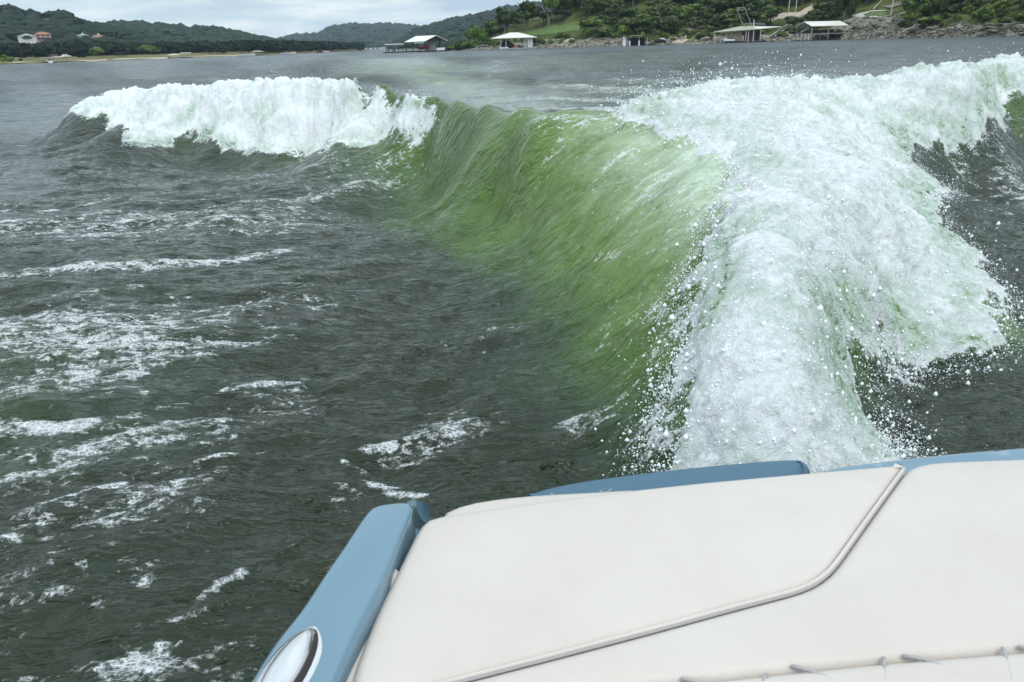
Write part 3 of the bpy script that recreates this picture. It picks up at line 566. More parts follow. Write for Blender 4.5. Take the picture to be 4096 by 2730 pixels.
def drape(name, pts, m, lift=.12, **kw):               # a sheet laid on the hillside inside an outline of photo pixels
    P = [bhit(*q) for q in pts]; bm = bmesh.new(); vs = [bm.verts.new((q.x, q.y, q.z)) for q in P]; bm.faces.new(vs)
    bmesh.ops.triangulate(bm, faces=bm.faces[:]); bmesh.ops.subdivide_edges(bm, edges=bm.edges[:], cuts=7, use_grid_fill=True); bmesh.ops.triangulate(bm, faces=bm.faces[:])
    for v in bm.verts: v.co.z = float(bank_z([v.co.x], [v.co.y])[0]) + lift
    me = bpy.data.meshes.new(name); bm.to_mesh(me); bm.free(); me.materials.append(m); o = bpy.data.objects.new(name, me); COL.objects.link(o)
    for q in me.polygons:
        if q.normal.z < 0: me.flip_normals(); break
    return tag(o, kind='structure', **kw)
drape('boat_ramp', [(2686,172),(2745,172),(2812,105),(2770,105),(2735,128)], M['sand'])
drape('gravel_track', [(2222,184),(2250,184),(2300,158),(2285,156)], M['sand'])
drape('driveway', [(3035,95),(3075,97),(3110,80),(3180,75),(3232,72),(3240,48),(3265,30),(3300,14),(3285,12),(3220,36),(3170,52),(3110,56),(3040,64)], M['sand'])
drape('footpath', [(3395,70),(3440,55),(3480,46),(3545,44),(3545,47),(3480,51),(3452,62),(3460,67),(3530,70),(3530,73),(3440,74)], M['concrete'], .2)
drape('lawn', [(3455,62),(3480,52),(3530,48),(3545,60),(3530,69),(3465,66)], M['lawn'], .16)
drape('lawn', [(3240,70),(3262,56),(3330,52),(3330,72)], M['lawn'], .16)
drape('lawn', [(1975,140),(2080,128),(2200,104),(2360,84),(2420,100),(2380,120),(2200,138),(2080,143)], M['lawn'], .14)
drape('stone_terrace', [(3530,36),(3570,22),(3660,8),(3700,14),(3640,24),(3560,38)], M['rock'], .4)
drape('grass_verge', [(2745,172),(2760,172),(2830,125),(2812,112)], M['lawn'], .2)
# ---------------- trees
def crown_mesh(name, m, n, sx, sz, seed, leaf, lobes=9):
    g = np.random.default_rng(seed); cs = []
    for i in range(lobes):
        v = g.normal(0, 1, 3); v /= np.linalg.norm(v); cs.append((v * np.array([sx * .62, sx * .62, sz * .5]), g.uniform(.34, .56)))
    V_ = []; F_ = []
    for i in range(n):
        c, rr_ = cs[g.integers(lobes)]; v = g.normal(0, 1, 3); v /= np.linalg.norm(v); v[2] = abs(v[2]) * 1.0 if g.random() < .72 else v[2]
        p0 = c + v * np.array([sx, sx, sz]) * rr_ * g.uniform(.8, 1.06)
        nn_ = v + g.normal(0, .55, 3); nn_ /= np.linalg.norm(nn_); a = np.cross(nn_, g.normal(0, 1, 3)); a /= np.linalg.norm(a); b = np.cross(nn_, a)
        l = leaf * g.uniform(.6, 1.35); k = len(V_); V_ += [p0 - a * l - b * l * .6, p0 + a * l * .8 - b * l * .7, p0 + a * l + b * l * .6, p0 - a * l * .7 + b * l * .8]; F_.append((k, k + 1, k + 2, k + 3))
    me = bpy.data.meshes.new(name); me.from_pydata([tuple(q) for q in V_], [], F_)
    # dense inner twigs
    bm = bmesh.new(); bm.from_mesh(me)
    for c, rr_ in cs:
        r_ = bmesh.ops.create_icosphere(bm, subdivisions=1, radius=rr_ * sx * .80)
        for v in r_['verts']: v.co = Vector((v.co.x, v.co.y, v.co.z * sz / sx)) + Vector(c)
    bm.to_mesh(me); bm.free(); me.materials.append(m); return me
def trunk_mesh(name, h, r, seed, forks=3):
    g = random.Random(seed); mb = MB(); top = Vector((g.uniform(-.3, .3), g.uniform(-.3, .3), h * .55)); mb.tube([(0, 0, -.8), (0, 0, h * .25), top], [r * 1.2, r, r * .7], 6)
    for k in range(forks):
        a = 2 * math.pi * k / forks + g.random(); e_ = top + Vector((math.cos(a) * h * .28, math.sin(a) * h * .28, h * .38)); mb.tube([top, (top + e_) / 2 + Vector((0, 0, .15)), e_], [r * .6, r * .4, r * .15], 5)
    me = bpy.data.meshes.new(name); me.from_pydata(mb.v, [], mb.f); me.materials.append(M['bark']); return me
CR = {'oak': [crown_mesh('oak_crown_mesh', M['leaf'], 560, 1, .78, 20 + i, .105) for i in range(5)],
      'lush': [crown_mesh('lush_crown_mesh', M['leaf_light'], 560, 1, .85, 40 + i, .10) for i in range(3)],
      'far': [crown_mesh('far_crown_mesh', M['leaf_far'], 300, 1, .75, 60 + i, .14, 7) for i in range(4)]}
TR = [trunk_mesh('trunk_mesh', 1.0, .05, 5 + i) for i in range(3)]
tcount = 0
def tree(P, h, w, kind, label, group, name='tree', cat='tree', th=None, low=False):
    global tcount; tcount += 1; g = random.Random(tcount)
    o = empty(name, P, g.uniform(0, 6.28), label, cat, group); th = h if th is None else th
    c = bpy.data.objects.new('crown', CR[kind][g.randrange(len(CR[kind]))]); COL.objects.link(c); c.parent = o
    sz = h * (.62 if low else .43); c.scale = (w / 2 / 1.05, w / 2 / 1.05, sz / 1.05); c.location = (0, 0, h - sz * 1.0)
    if name == 'tree':
        q = bpy.data.objects.new('trunk', TR[g.randrange(3)]); COL.objects.link(q); q.parent = o; q.scale = (h * .9, h * .9, h * .9)
    return o
# cleared ground on the right bank, as outlines of photo pixels
clear = [[(2670,175),(2830,100),(2760,98),(2660,150)], [(3030,100),(3250,78),(3310,5),(3270,5),(3160,45),(3030,60)], [(3380,80),(3550,78),(3560,35),(3460,40)], [(3225,75),(3330,80),(3340,48),(3240,45)],
         [(1960,150),(2220,142),(2400,125),(2390,80),(2200,95),(1960,136)], [(2210,190),(2310,160),(2290,150),(2210,170)], [(3500,40),(3720,30),(3720,-30),(3500,-30)], [(3070,170),(3240,80),(3200,70),(3060,150)], [(3380,120),(3640,110),(3640,80),(3380,80)]]
def inpoly(px, py, P):
    c = False
    for i in range(len(P)):
        (x1, y1), (x2, y2) = P[i], P[(i + 1) % len(P)]
        if (y1 > py) != (y2 > py) and px < (x2 - x1) * (py - y1) / (y2 - y1) + x1: c = not c
    return c
GO = 'dark oaks and cedars covering the right hillside'; GB = 'shrubs growing along the right bank'
g = random.Random(3); placed = []
def try_tree(px, s, h, w, kind, sep, **kw):
    P = on_bank(px, s); q = project(P)
    if any(inpoly(q[0], q[1], c) for c in clear): return False
    if any((P.x - a) ** 2 + (P.y - b) ** 2 < (sep * .5 * (w + ww)) ** 2 for a, b, ww in placed): return False
    placed.append((P.x, P.y, w)); tree(P, h, w, kind, **kw); return True
k = 0; tries = 0
while k < 178 and tries < 9000:
    tries += 1; px = g.uniform(1880, 4250); s = 13 + 62 * g.random() ** 1.2
    if px < 2330 and s < 26: continue
    if px < 2330 and s > 60 : continue
    if 3330 < px < 3700 and s < 30: continue
    if px > 3700 and s < 15: continue
    h = g.uniform(5.5, 9.5) if px > 2250 else g.uniform(6, 8.5) * (0.55 + .45 * (px - 1850) / 400); h *= .8 if s < 22 else 1
    if px > 3760: h *= .62
    if try_tree(px, s, h, h * g.uniform(1.15, 1.6), 'oak' if g.random() < .8 else 'lush', .5, label='dark bushy evergreen tree in the wood on the right hillside', group=GO): k += 1
print('trees', k, tries)
k = 0; tries = 0
while k < 120 and tries < 5000:
    tries += 1; px = g.uniform(1780, 4150); s = g.uniform(4.5, 15) if px < 3700 else g.uniform(3.5, 24)
    if 1990 < px < 2140 and s < 9: continue
    if 2860 < px < 3110 and s < 9 or 3190 < px < 3390 and s < 14 or 3400 < px < 3590 and s < 30 or 2290 < px < 2500 and s < 8: continue
    h = g.uniform(1.2, 2.8)
    if try_tree(px, s, h, h * g.uniform(1.1, 1.7), 'lush' if g.random() < .6 else 'oak', .7, label='low leafy green shrub on the right bank above the rocks', group=GB, name='shrub', cat='shrub', low=True): k += 1
# single trees and shrubs one can point to (photo x of the base, metres inland, height, width)
def one(px, s, h, w, kind, label, **kw): return tree(on_bank(px, s), h, w, kind, label, kw.pop('group', None), **kw)
one(1905, 10, 8.2, 9.5, 'lush', 'broad round green tree standing alone left of the pavilion dock', low=True)
one(1850, 5, 4.6, 6.5, 'lush', 'smaller round bush tree at the water tip of the right bank', low=True)
one(1800, 4, 2.4, 5.0, 'lush', 'lowest bush at the far left end of the right bank', name='shrub', cat='shrub', low=True)
one(1835, 3, 2.0, 5.0, 'oak', 'dull green bush between the bank tip and the round tree', name='shrub', cat='shrub', low=True)
one(1975, 26, 9.5, 8.0, 'oak', 'dark tree with pale gaps left of the wood, above the pavilion dock')
one(2030, 34, 12.0, 11.0, 'oak', 'tall dark tree at the left end of the wood above the pavilion roof')
one(2110, 36, 13.0, 12.0, 'oak', 'dark dense tree right behind the pavilion dock roof')
one(2195, 38, 14.0, 9.0, 'lush', 'yellowish green tree rising over the lawn edge')
one(2270, 44, 14.0, 9.0, 'oak', 'dark tree where the wood meets the open sky')
one(3378, 16, 15.5, 8.5, 'oak', 'tall dark tree column just right of the gable roofed boat lift', low=True)
one(3672, 15, 9.5, 12, 'oak', 'large dark tree right of the lawn at the bluff edge', low=True)
one(3740, 17, 10, 11, 'oak', 'dark tree beside the large one on the right bank', low=True)
one(3640, 9.5, 4.0, 6, 'lush', 'bright green bush at the foot of the large dark tree', name='shrub', cat='shrub', low=True)
one(3720, 7, 2.6, 7, 'lush', 'light green bush above the fallen pale log', name='shrub', cat='shrub', low=True)
one(3935, 8, 4.4, 4.5, 'lush', 'feathery yellow green willow bush near the right shore', name='shrub', cat='shrub', low=True)
one(2945, 13, 4.6, 8, 'oak', 'rounded brownish green bush behind the left end of the tower dock', name='shrub', cat='shrub', low=True)
one(2670, 15, 6.6, 10, 'oak', 'rounded green tree just left of the boat ramp', low=True)
one(2505, 13, 5.0, 8, 'lush', 'bright leafy bush left of the ruined dock', name='shrub', cat='shrub', low=True)
one(2420, 11, 4.0, 9, 'lush', 'broad bright green bush on the stony bank left of the ruined dock', name='shrub', cat='shrub', low=True)
one(2350, 12, 4.4, 5, 'lush', 'small green bush at the corner of the sloping lawn', name='shrub', cat='shrub', low=True)
one(2240, 5, 2.4, 3.5, 'lush', 'little bush beside the narrow gravel track', name='shrub', cat='shrub', low=True)
# bare branching tree by the driveway
o = empty('tree', on_bank(3083, 20), .4, 'open branching grey tree beside the pale driveway', 'tree'); mb = MB(); g2 = random.Random(5)
mb.tube([(0, 0, -.5), (.1, 0, 1.0)], [.16, .13], 6)
for k in range(7):
    a = g2.uniform(0, 6.28); e1 = Vector((math.cos(a) * 1.3, math.sin(a) * 1.3, 3.0 + g2.random())); mb.tube([(.1, 0, .9), e1 * .55 + Vector((0, 0, .4)), e1], [.09, .07, .05], 5)
    for j in range(4):
        e2 = e1 + Vector((g2.uniform(-1.3, 1.3), g2.uniform(-1.3, 1.3), g2.uniform(.4, 1.8))); mb.tube([e1, e2], [.05, .02], 4)
mb.build('trunk', M['bark'], o)
c = bpy.data.objects.new('crown', CR['oak'][2]); COL.objects.link(c); c.parent = o; c.scale = (3.1, 3.1, 1.5); c.location = (0, 0, 4.9)
for px, s, h, lab in ((3345, 24, 7.5, 'thin bare trunk right of the tall dark tree column'), (3552, 17, 11, 'tall leaning bare trunk at the right end of the oval lawn')):
    o = empty('tree', on_bank(px, s), 0, lab, 'tree'); mb = MB(); mb.tube([(0, 0, -1), (.2, 0, h * .5), (.5, 0, h)], [.26, .2, .12], 7)
    mb.tube([(.25, 0, h * .55), (1.2, 0, h * .85)], [.1, .05], 5); mb.build('trunk', M['bark'] if h < 9 else M['silver'], o)
    c = bpy.data.objects.new('crown', CR['oak'][1]); COL.objects.link(c); c.parent = o; c.scale = (2.6, 2.6, 1.6); c.location = (.5, 0, h + .9)
# boulders and ledges
def rock_mesh(seed, flat):
    g = np.random.default_rng(seed); bm = bmesh.new(); bmesh.ops.create_icosphere(bm, subdivisions=2, radius=1)
    for i in range(7):
        n_v = Vector(g.normal(0, 1, 3)).normalized(); dd_ = g.uniform(.45, .8)
        for v in bm.verts:
            q = v.co.dot(n_v) - dd_
            if q > 0: v.co -= n_v * q
    for v in bm.verts: v.co += Vector(g.normal(0, .03, 3)); v.co.z *= flat
    me = bpy.data.meshes.new('boulder_mesh'); bm.to_mesh(me); bm.free(); me.materials.append(M['rock']); return me
RKM = [rock_mesh(i, f) for i, f in enumerate((.8, .6, .45, .5, .35, .7))]
g = random.Random(9)
for i in range(285):
    u = g.random(); px = g.uniform(2290, 2860) if u < .25 else (g.uniform(3000, 3400) if u < .38 else g.uniform(3390, 4150)); s = g.uniform(.3, 10) if px < 3380 else (g.uniform(.3, 18) if px < 3600 else g.uniform(.2, 6.5))
    if 2700 < px < 2800: continue
    P = on_bank(px, s); o = bpy.data.objects.new('boulder', RKM[g.randrange(6)]); COL.objects.link(o)
    w = g.uniform(.45, 1.0) * (1.6 if g.random() < .2 else 1); o.location = P + Vector((0, 0, .05 * w)); o.scale = (w * g.uniform(1, 1.9), w * g.uniform(.8, 1.2), w * g.uniform(.6, 1)); o.rotation_euler = (g.uniform(-.2, .2), g.uniform(-.2, .2), g.uniform(-.5, .5) )
    tag(o, 'pale grey limestone boulder lying on the rocky right bank', 'boulder', 'limestone boulders along the right bank')
mb = MB(); vv = np.array(RKM[0].vertices[0].co)
v0 = [tuple(v.co) for v in RKM[1].vertices]; f0 = [tuple(p_.vertices) for p_ in RKM[1].polygons]
ico = bmesh.new(); bmesh.ops.create_icosphere(ico, subdivisions=1, radius=1); iv = [v.co.copy() for v in ico.verts]; jf = [tuple(v.index for v in f.verts) for f in ico.faces]; ico.free()
for i in range(1500):
    px = g.uniform(1780, 4200); s = abs(g.gauss(0, 3.4)) + .2 if g.random() < .6 else g.uniform(.3, 11); P = on_bank(px, s) if i % 1 == 0 else None; w = g.uniform(.14, .42)
    mb.add([P + Vector((v.x * w * g.uniform(.8, 1.9), v.y * w, v.z * w * .6)) for v in iv], jf)
tag(mb.build('shore_rubble', M['rock']), 'loose pale stones scattered at the waterline of the right bank', kind='stuff')
print('bank', time.time() - T0)
# ---------------- left shore
SH2 = [(-900, 330), (-300, 370), (0, 394), (400, 435), (700, 475), (1000, 490), (1150, 540), (1300, 640), (1440, 860), (1470, 900)]
HS2 = [(-900, 1.0), (900, 1.0), (1150, .9), (1350, .8), (1440, .8), (1470, .3)]
AZ2 = [(az_of(p), p) for p in range(-1000, 1520, 40)]
def left_z(x, y):
    x = np.asarray(x, float); y = np.asarray(y, float); a = np.arctan2(x, y); px = np.interp(a, [q[0] for q in AZ2], [q[1] for q in AZ2]); s = np.hypot(x, y) - interp(SH2, px) - 4 * fbm(a * 40, a * 0, 2, 8)
    return interp(HS2, px) * (.7 * sstep(-1, 3, s) + 1.7 * sstep(2, 45, s) + .8 * sstep(40, 130, s)) - .6 * sstep(1, -6, s)
pxs = np.arange(-900, 1475, 9.0); aa = np.array([az_of(p) for p in pxs]); ss = np.concatenate([np.arange(-8, 20, 2.0), np.arange(20, 200, 8)])
SS, AA = np.meshgrid(ss, aa, indexing='ij'); Ds = interp(SH2, pxs)[None] + SS; lx, ly = (Ds * np.sin(AA)).ravel(), (Ds * np.cos(AA)).ravel()
lm = mat('dry_grass_shore', (.075, .085, .028), .95, noise=(.045, 1.0, (.20, .165, .085)), spec=.1)
tag(mesh_np('shore_ground', np.stack([lx, ly, left_z(lx, ly)], 1), grid_faces(len(ss), len(aa)), lm), kind='structure')
def on_left(px, s): q = pxd(px, float(interp(SH2, px)) + s); return Vector((q.x, q.y, float(left_z([q.x], [q.y])[0])))
def lstrip(name, x0, x1, s0, s1_, m, lift=.06):
    P = [on_left(x0 + (x1 - x0) * i / 12, s0) for i in range(13)] + [on_left(x1 - (x1 - x0) * i / 12, s1_) for i in range(13)]
    me = bpy.data.meshes.new(name); n = 13; me.from_pydata([(q.x, q.y, q.z + lift) for q in P], [], [(i, i + 1, 25 - i - 1, 25 - i) for i in range(12)]); me.materials.append(m); o = bpy.data.objects.new(name, me); COL.objects.link(o); tag(o, kind='structure')
lstrip('sandy_beach', -300, 700, .5, 3.5, M['sand']); lstrip('sandy_beach', 360, 980, .5, 2.4, M['sand'], .1)
lstrip('sandy_track', 210, 256, 28, 40, M['concrete'], .3); lstrip('sandy_track', 38, 80, 34, 38, M['concrete'], .3); lstrip('sandy_track', 108, 140, 36, 40, M['concrete'], .3)
g = random.Random(21); placed = []; k = 0; tries = 0
while k < 100 and tries < 9000:
    tries += 1; px = g.uniform(-160, 1438); s = g.uniform(50, 78) if px < 1000 else g.uniform(16, 60); P = on_left(px, s); h = g.uniform(4.6, 7.6) * (1.0 if px < 1200 else 1.35); w = h * g.uniform(1.1, 1.6)
    w *= 1.25
    if any((P.x - a) ** 2 + (P.y - b) ** 2 < (.30 * (w + ww)) ** 2 for a, b, ww in placed): continue
    placed.append((P.x, P.y, w)); k += 1; tree(P, h, w, 'far', 'dark rounded oak in the wood behind the left grassy shore', 'oaks along the left shore', low=True)
BW = iter(('leftmost bush on the left shore, beside the frame edge', 'tall pale green bush where the left wood bends, left one of two', 'darker low bush overlapping the tall pale green one', 'largest bright bush before the middle of the left wood', 'bush hugging the right side of the largest bright bush', 'small dark bush right of the parked car', 'tiny dark bush nearest the parked car on its right', 'low bush under the parked car on the left shore', 'wide flat bush halfway between the two tall bright bushes', 'bush just right of the pair of far docks', 'second bush right of the pair of far docks', 'small dark bush above the far left dock', 'tiny tree-like bush left of the far left dock', 'small bush near the wooded point behind the running boat'))
for px, s, h, w in ((28, 12, 3.6, 6), (395, 44, 5, 9), (375, 46, 3.5, 6), (590, 42, 5.5, 12), (615, 38, 4.5, 9), (335, 30, 1.8, 4), (318, 30, 1.6, 3), (260, 34, 1.4, 5), (490, 30, 2.4, 8), (860, 24, 2.6, 8), (900, 30, 2.6, 7), (188, 44, 2.5, 4), (85, 16, 1.3, 2.2), (1190, 18, 2.6, 6)):
    tree(on_left(px, s), h, w, 'lush' if h > 3 else 'far', next(BW), 'bushes on the left shore', 'shrub', 'shrub', low=True)
print('left', k, time.time() - T0)
def wood(name, n, fn, size, label, m, leafn=46):          # a far wood that reads as one mass: lobed canopy covered with leaf clumps
    gg = np.random.default_rng(len(name) + n); P = np.array([tuple(fn(gg)) for _ in range(n)]); sz = size * gg.uniform(.55, 1.1, n)
    v = gg.normal(0, 1, (n, leafn, 3)); v /= np.linalg.norm(v, axis=2)[..., None]; v[..., 2] = np.abs(v[..., 2]) * .9 - .1
    c = P[:, None] + v * np.stack([sz, sz, sz * .75], 1)[:, None] * gg.uniform(.85, 1.1, (n, leafn, 1)); c[..., 2] += sz[:, None] * .9
    nn_ = v + gg.normal(0, .5, v.shape); nn_ /= np.linalg.norm(nn_, axis=2)[..., None]; a = np.cross(nn_, gg.normal(0, 1, v.shape)); a /= np.linalg.norm(a, axis=2)[..., None]; b = np.cross(nn_, a)
    l = (sz[:, None] * .24 * gg.uniform(.6, 1.3, (n, leafn)))[..., None]
    q = np.stack([c - a * l - b * l, c + a * l - b * l, c + a * l + b * l * .8, c - a * l + b * l], 2).reshape(-1, 3)
    f = np.arange(len(q)).reshape(-1, 4); tri = np.concatenate([f[:, :3], f[:, [0, 2, 3]]])
    I_ = np.array([tuple(k_) for k_ in iv])[None] * np.stack([sz, sz, sz * .72], 1)[:, None] * .86 + (P + np.stack([sz * 0, sz * 0, sz * .8], 1))[:, None]
    tri2 = np.array(jf)[None] + (np.arange(n) * 12)[:, None, None] + len(q)
    tag(mesh_np(name, np.concatenate([q, I_.reshape(-1, 3)]), np.concatenate([tri, tri2.reshape(-1, 3)]), m, smooth=False), label, kind='stuff')
wood('oak_wood', 900, lambda gg: on_left(gg.uniform(-300, 1436), 66 + gg.random() * 70) if gg.random() < .8 else on_left(gg.uniform(980, 1438), gg.uniform(24, 80)), 3.9, 'dense dark oak wood behind the left shore', M['leaf_far'])
def hillpt(gg):
    while True:
        px = gg.uniform(2260, 4700); s = gg.uniform(48, 150); P = on_bank(px, s); q = project(P)
        if not any(inpoly(q[0], q[1], c) for c in clear): return P
wood('hillside_wood', 620, hillpt, 4.6, 'dense wood rising up the right hillside', M['leaf'])
# ---------------- far hills
def hill(name, tab, dist, depth, foot_d, bumps, m, seed):
    xs = np.arange(tab[0][0], tab[-1][0] + 1, max(3, (tab[-1][0] - tab[0][0]) / 420)); az = np.array([az_of(p_) for p_ in xs]); ys = interp(tab, xs)
    zr = CAM.z + (hor(xs) - ys) / FPX * dist - bumps * 1.0; f = np.linspace(0, 1, 26); V_ = []
    for q in f:
        d_ = dist - foot_d + foot_d * q; V_.append(np.stack([d_ * np.sin(az), d_ * np.cos(az), np.maximum(zr, 0) * (sstep(-.15, 1.0, np.array(q)) * .75 + .25 * q) + (0 if q > 0 else -3)], 1))
    for q in (.3, .7, 1.0): d_ = dist + depth * q; V_.append(np.stack([d_ * np.sin(az), d_ * np.cos(az), zr * (1 - q) - 3 * (q == 1)], 1))
    V_ = np.concatenate(V_); nz_ = fbm(V_[:, 0] / 60, V_[:, 1] / 60, 3, seed) * bumps * 1.2; V_[:, 2] += nz_ * (V_[:, 2] > 2)
    o = mesh_np(name, V_, grid_faces(29, len(xs)), m); tag(o, kind='structure'); return xs, az, zr
hm = mat('wooded_hill_ground', (.030, .045, .018), .95, noise=(.012, 1.0, (.06, .075, .03)), spec=.05)
hills = [('hill', [(-700,60),(-200,70),(0,92),(71,84),(119,92),(190,100),(235,94),(292,103),(357,122),(442,132),(510,144),(600,160),(680,185)], 850, 500, 330, 4, 3, 3400, 7.5),
         ('hill', [(380,150),(440,131),(480,127),(560,126),(700,130),(843,129),(890,135),(938,147),(996,157),(1057,165),(1120,178),(1200,196)], 1150, 500, 350, 4, 4, 2200, 9),
         ('hill', [(1120,170),(1186,158),(1244,154),(1278,153),(1312,139),(1346,127),(1414,118),(1499,117),(1600,119),(1715,125),(1850,130),(2000,150)], 2700, 1200, 900, 6, 5, 1500, 17),
         ('hill', [(1560,190),(1640,150),(1715,124),(1797,99),(1860,88),(1926,78),(1994,68),(2035,52),(2060,54),(2130,48),(2232,43),(2350,40),(2600,30),(2900,60),(3300,120)], 1500, 700, 560, 5, 6, 2400, 11),
         ('hill', [(1640,205),(1700,180),(1800,150),(1870,118),(1950,95),(2050,90),(2200,120)], 1250, 300, 260, 4, 7, 700, 9)]
for nm, tab, dist, depth, fd, bp_, seed, nf_, size in hills:
    xs, az, zr = hill(nm, tab, dist, depth, fd, bp_, hm, seed)
    g = np.random.default_rng(seed); mbv = []; mbf = []; n = nf_
    q = 1 - g.random(n) ** 1.6 * .98; pxr = g.uniform(xs[0], xs[-1], n); a_ = np.interp(pxr, xs, az); zz = np.interp(pxr, xs, zr); d_ = dist - fd + fd * q
    zg = np.maximum(zz, 0) * (sstep(-.15, 1.0, q) * .75 + .25 * q); keep = zg > 1.0
    for hx_, hd_, hw_ in ((32,835,34),(-6,838,16),(143,840,18),(213,840,22),(110,610,32),(176,610,29),(334,620,21),(397,640,26),(474,700,11),(495,700,11),(573,900,12),(674,1000,6),(698,1000,6),(737,1000,6),(777,1140,8),(790,800,7),(827,1060,6)): keep &= ~((np.abs(pxr - hx_) < hw_ + 4) & (d_ > hd_ - 110) & (d_ < hd_ + 12))
    a_, d_, zg = a_[keep], d_[keep], zg[keep]
    cx = d_ * np.sin(a_); cy = d_ * np.cos(a_); zg = zg + fbm(cx / 60, cy / 60, 3, seed) * bp_ * 1.2; n = len(cx); sz = size * g.uniform(.5, 1.1, n)
    I = np.array([tuple(v) for v in iv]); V_ = I[None] * np.stack([sz, sz, sz * .62], 1)[:, None] * (1 + g.uniform(-.28, .28, (n, 12, 1))) + np.stack([cx, cy, zg + sz * .15], 1)[:, None]
    F_ = np.array(jf)[None] + (np.arange(n) * 12)[:, None, None]
    tag(mesh_np('hillside_forest', V_.reshape(-1, 3), F_.reshape(-1, 3), M['leaf_far'], smooth=False), 'dark oak and cedar forest blanketing a distant hill', kind='stuff')
print('hills', time.time() - T0)
hz = bpy.data.materials.new('haze'); hz.use_nodes = True; hz.node_tree.nodes.clear(); ho = N(hz.node_tree, 'ShaderNodeOutputMaterial'); pv = N(hz.node_tree, 'ShaderNodeVolumePrincipled'); pv.inputs['Color'].default_value = (.66, .83, .99, 1); pv.inputs['Density'].default_value = .00009; pv.inputs['Anisotropy'].default_value = .2
hz.node_tree.links.new(pv.outputs[0], ho.inputs['Volume'])
mb = MB(); mb.box((0, 0, 66), (9600, 9600, 140)); tag(mb.build('haze', hz), 'thin bluish air over the lake and the hills', kind='stuff')
# ================================================================== DOCKS, HOUSES, BOATS
def wpos(px, out=0.0, dist=None):
    d = float(interp(SH, px)) - out if dist is None else dist
    q = pxd(px, d); return Vector((q.x, q.y, 0)), -math.atan2(q.x, q.y), d / FPX
def prism(pts2, y0, y1, ax='x'):                        # profile in (x,z) pushed along y, or in (y,z) along x
    n = len(pts2); f = (lambda a, b, c: (a, c, b)) if ax == 'x' else (lambda a, b, c: (c, a, b))
    vs = [f(a, b, y0) for a, b in pts2] + [f(a, b, y1) for a, b in pts2]
    return vs, [tuple(range(n))[::-1], tuple(range(n, 2 * n))] + [(i, (i + 1) % n, n + (i + 1) % n, n + i) for i in range(n)]
def gable_roof(parent, hx, hy, ze, zr, m, th=.16, ov=0):       # ridge along local y
    for s in (-1, 1):
        mb = MB(); vs, fs = prism([(0, zr), (s * hx, ze), (s * hx, ze - th), (0, zr - th)], -hy, hy); mb.add(vs, fs); mb.build('roof_panel', m, parent)
def hip_roof(parent, hx, hy, ze, zr, rl, m, th=.15):
    mb = MB(); e_ = [(-hx, -hy, ze), (hx, -hy, ze), (hx, hy, ze), (-hx, hy, ze)]; r_ = [(-rl, 0, zr), (rl, 0, zr)]
    vs = e_ + r_ + [(a, b, c - th) for a, b, c in e_]
    mb.add(vs, [(0, 1, 5, 4), (1, 2, 5), (2, 3, 4, 5), (3, 0, 4), (6, 7, 1, 0), (7, 8, 2, 1), (8, 9, 3, 2), (9, 6, 0, 3), (6, 9, 8, 7)])
    r = mb.build('roof', m, parent)
    mb = MB()
    for a, b in ((e_[0], r_[0]), (e_[1], r_[1]), (r_[0], r_[1])): mb.tube([a, b], .07, 4)
    mb.build('ridge_cap', m, r); return r
def posts(parent, pts, z0, z1, m, r=.13):
    for i, (x, y) in enumerate(pts): mb = MB(); mb.box((x, y, (z0 + z1) / 2), (r * 2, r * 2, z1 - z0)); mb.build('post', m, parent)
def slab(parent, name, c, d, m): mb = MB(); mb.box(c, d); return mb.build(name, m, parent)
# --- A: white gable boat dock with a low annex, off the bank's tip
P, rz, k = wpos(1706, dist=300); o = empty('boat_dock', P, rz + .62, 'white gable roofed boat dock with a low flat annex, farthest left of the docks', 'boat dock')
gable_roof(o, 5.2, 6.5, 3.7, 5.6, M['whiteroof'])
posts(o, [(-4.8, -6.2), (4.8, -6.2), (-4.8, -2), (4.8, -2), (-4.8, 2), (-4.8, 6.2), (4.8, 6.2)], 0, 3.7, M['darkpost'], .12)
slab(o, 'deck', (0, 0, .22), (11, 13.6, .44), M['darkdeck'])
for i in range(12): slab(o, 'wall_panel', (.2 + i * .4, 1.0, 2.1), (.34, .1, 3.2), M['whitewall'])
mb = MB(); mb.add(*prism([(-4.9, 3.6), (4.9, 3.6), (0, 5.38)], -5.9, -5.75)); mb.build('gable_board', M['black'], o)
slab(o, 'locker', (2.6, -4.9, .85), (3.6, 1.2, .9), M['white'])
for i in range(5): slab(o, 'hanging_cloth', (-4.9, -5 + i * 1.3, 3.3), (.08, .7, .75), M['white'])
P2, rz2, k2 = wpos(1575, dist=304); a = empty('dock_annex', P2, rz2, 'low flat roofed canopy with dark posts left of the white gable dock', 'boat dock')
slab(a, 'roof', (.3, 0, 3.0), (7.2, 5, .42), M['metalroof']); slab(a, 'deck', (0, 0, .18), (8.2, 5.6, .36), M['darkdeck'])
posts(a, [(-2.9, -2.3), (-.6, -2.3), (1.6, -2.3), (3.4, -2.3), (-2.9, 2.3), (3.4, 2.3)], 0, 2.9, M['darkpost'], .09)
for i, x in enumerate((-3.2, -2.1, -1.2, .2, 1.0)):
    mb = MB(); mb.box((x, -1.4, .65), (.45, .45, .1)); mb.box((x, -1.15, .95), (.45, .08, .6)); mb.box((x, -1.4, .48), (.3, .3, .3)); q = mb.build('deck_chair', M['blackp'] if i % 2 else M['whitewall']); q.matrix_world = a.matrix_world
    q.location = P2; q.rotation_euler = (0, 0, rz2); tag(q, ('leftmost pale chair', 'left black chair', 'middle pale chair', 'right black chair', 'rightmost pale chair')[i] + ' on the deck of the low canopy dock', 'chair', 'chairs on the low canopy dock')
